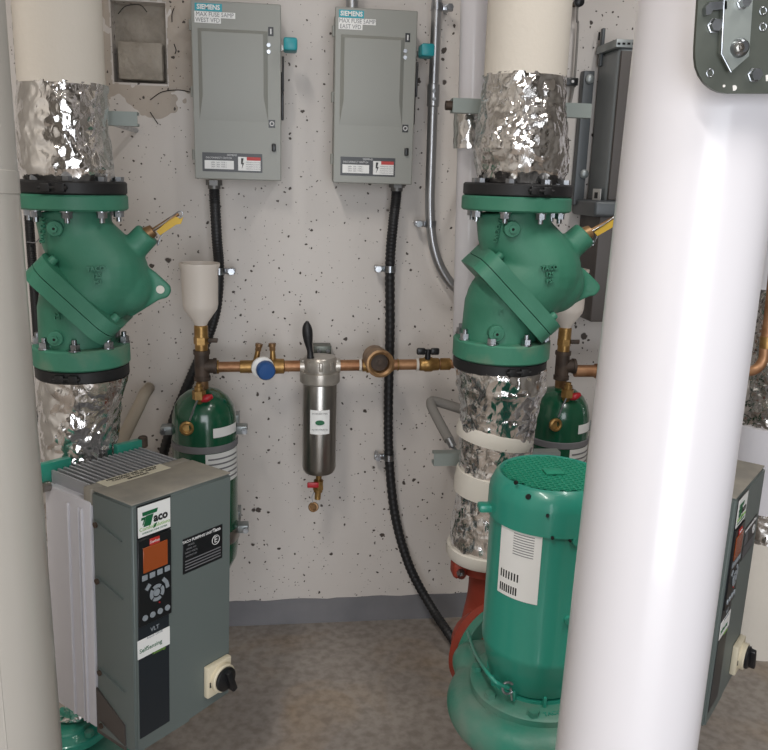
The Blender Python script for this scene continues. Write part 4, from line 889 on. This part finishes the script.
# casing of the left pump, low behind the drive
c = at(72, 742, 1.45); t = thing('pump_casing', (c.x, c.y, 0), 'green cast pump casing low behind the left foreground pipe', 'pump')
v_ = MB(); v_.sph(c-V((0, 0, .02)), .115, (1, 1, .42)); v_.cyl(c-V((0, 0, .02)), c+V((-.005, 0, .05)), .06, .045); v_.cyl(V((c.x, c.y, .06)), c, .05); v_.build('casing', 'castpump', t, remesh=(.004, 8))
MB().cyl(c+V((-.0, 0, .028)), c+V((-.0, 0, .045)), .075, seg=48, bev=.002).build('flange', 'pumpgreen', t)
for i in range(6):
    a_ = i*PI/3+.3; e = c+V((math.cos(a_)*.062, math.sin(a_)*.062, .045)); MB().hexn(e, e+V((0, 0, .01)), .009).build('bolt', 'castpump', t)
MB().box((c.x, c.y, .03), (.18, .18, .06), bev=.005).build('base_block', 'galv', t)

# ------------------------------------------------------------------ grey wall cabinet, upper right
def wbox(p0, p1, Yf_, mt, name, par, bev=.004, Yb_=YB):
    a, b = at(p0[0], p0[1], Yf_), at(p1[0], p1[1], Yf_); return MB().box(((a.x+b.x)/2, (Yf_+Yb_)/2, (a.z+b.z)/2), (abs(b.x-a.x), Yb_-Yf_, abs(b.z-a.z)), bev=bev, seg=3).build(name, mt, par)
c = at(615, 320, 1.8); t = thing('wall_cabinet', (c.x, YB, c.z), 'tall dark grey equipment cabinet on the wall behind the right foreground pipe', 'cabinet')
wbox((590, 322), (690, 212), 1.87, 'cabd', 'lower_housing', t)
wbox((594, 217), (690, 203), 1.845, 'cab', 'ledge', t, bev=.008)
wbox((605, 204), (690, 50), 1.875, 'cab_lit', 'upper_housing', t, bev=.012)
wbox((608, 200), (690, 54), 1.868, 'cabd', 'door_panel', t, .002, 1.876)
s_ = MB(); La = at(594, 187, 1.93); Lb = at(605, 204, 1.885); s_.box((La.x-.0015, 1.905, (La.z+Lb.z)/2), (.001, .05, abs(La.z-Lb.z)*.8)); s_ = s_.build('data_sticker', 'label', t)
MB().box((La.x-.0022, 1.907, (La.z+Lb.z)/2), (.0006, .02, .014)).build('printed_block', 'ink', s_)
mf = wbox((573, 205), (595, 71), 1.975, 'cab', 'mounting_flange', t, .002)
for (x, y) in ((589.5, 79), (584, 174)): e = at(x, y, 1.975); MB().lathe([(.011, 0), (.011, .004), (.006, .008), (0, .008)], FR(e), 20).build('flange_bolt', 'galv', mf)
wbox((599.5, 66), (606, 28), 1.972, 'cab', 'top_bracket', t, .002, 1.985); wbox((605, 50), (628, 45), 1.95, 'cab', 'bracket_arm', t, .002)
q = wbox((616, 47), (640, 40), 1.87, 'galv', 'slotted_strip', t, .001, 1.99)
for k in range(4): wbox((617.5+k*5, 44.6), (620.5+k*5, 42.6), 1.869, 'hole', 'slot', q, 0, 1.8705)
wbox((598.5, 40), (600.5, 32), 1.969, 'hole', 'keyhole', t, 0, 1.973)
# thin cable with clip
tag(MB().tube([at(578, 0, 1.97)+V((0, 0, .4)), at(578, 0, 1.97), at(578, 25, 1.98), at(576, 60, 1.98), at(574, 84, 1.98), at(571, 100, 1.985), at(565, 125, 1.985), at(560, 220, 1.985)], .0028, seg=8).build('thin_cable', 'foam'), 'thin grey cable running down the wall right of the right riser', 'cable')
c = at(571, 82, 1.975); t = thing('cable_clip', c, 'small black clip on the thin grey cable beside the right riser', 'clip')
MB().box(c, (.03, .02, .018), bev=.002).build('clip_body', 'blackp', t); MB().cyl(c-V((0, .01, 0)), c-V((0, .013, 0)), .0035, seg=12).build('clip_screw', 'inkwhite', t); MB().box((c.x, YB-.008, c.z), (.012, .016, .01)).build('clip_foot', 'blackp', t)
c = at(578.5, 2, 1.97); t = thing('cable_knob', c, 'small round black knob on the thin cable at the top edge', 'clip'); MB().lathe([(.012, 0), (.012, .008), (.006, .012), (0, .012)], FR(c), 20).build('knob_head', 'blackp', t); MB().cyl(c, V((c.x, YB, c.z)), .006, seg=12).build('screw', 'iron', t)  # round black knob beside the cable, held by a screw into the wall

# ------------------------------------------------------------------ third riser, right edge
Y3 = 1.83; t = thing('insulated_pipe', at(790, 640, Y3), 'foil and white jacketed pipe at the right edge, behind the half hidden drive', 'pipe')
def c3(y, r): P = at(793-.118*(y-220)*.8, y, Y3); return (P, r*mpp(P))
a, ra = c3(292, 38); b, rb = c3(200, 38); p_, q_ = line_ext(a, b, a.z, ZC); MB().cyl(p_, q_, ra, seg=56).build('upper_jacket', 'jacket', t)
foilpipe([c3(422, 42), c3(380, 43), c3(330, 41), c3(288, 40)], 1.2, seed=9).build('foil_wrap', 'foil', t, smooth=25)
a, ra = c3(500, 42); b, rb = c3(419, 42); MB().cyl(a, b, ra*1.02, seg=56).build('middle_jacket', 'jacket', t)
foilpipe([c3(540, 41), c3(498, 41)], 1.0, seed=11).build('foil_wrap', 'foil', t, smooth=25)
a, ra = c3(530, 40); a2 = a.copy(); a2.z = 0; MB().cyl(a2, a, ra*1.03, seg=56).build('lower_jacket', 'paper', t)
t = thing('copper_pipe', at(760, 370, 1.5), 'short copper pipe with an elbow in front of the right edge foil pipe', 'pipe')
MB().tube([at(700, 360, 1.5)+V((0, .0, 0)), at(722, 366, 1.5), at(745, 371, 1.5), at(756, 369, 1.5), at(763, 360, 1.5), at(765, 345, 1.5), at(769, 318, 1.5), at(774, 270, 1.5)], .0105, seg=18).build('pipe_bend', 'copper', t)
MB().cyl(at(766, 348, 1.5), at(767, 336, 1.5), .0135, bev=.001).build('brass_joint', 'brass', t); MB().cyl(at(745, 371, 1.5), at(736, 369.5, 1.5), .013, bev=.001).build('brass_joint', 'brass', t)

# ------------------------------------------------------------------ light
def area(name, loc, tgt, sx, sy, power, col):
    l = bpy.data.lights.new(name, 'AREA'); l.shape = 'RECTANGLE'; l.size = sx; l.size_y = sy; l.energy = power; l.color = col
    o = bpy.data.objects.new(name, l); COL.objects.link(o); o.location = loc
    o.rotation_euler = (V(tgt)-V(loc)).to_track_quat('-Z', 'Y').to_euler(); return o
area('doorway_daylight', ((DX0+DX1)/2, YF+.02, 1.1), ((DX0+DX1)/2-.3, 2, 1.0), DX1-DX0, 2.1, 55, (.94, .965, 1))
area('ceiling_lamp_left', (-.55, -.3, ZC-.03), (-.55, -.3, 0), .12, 1.2, 31, (1, .95, .89))
area('ceiling_lamp_right', (.9, .2, ZC-.03), (.9, .2, 0), .12, 1.2, 20, (1, .98, .95))
w = bpy.data.worlds.new('world'); SC.world = w; w.use_nodes = True
w.node_tree.nodes['Background'].inputs[0].default_value = (.8, .88, 1, 1); w.node_tree.nodes['Background'].inputs[1].default_value = 1.0
vs = SC.view_settings; vs.view_transform = 'Standard'; vs.look = 'None'; vs.gamma = 1; vs.exposure = 0; vs.use_curve_mapping = False
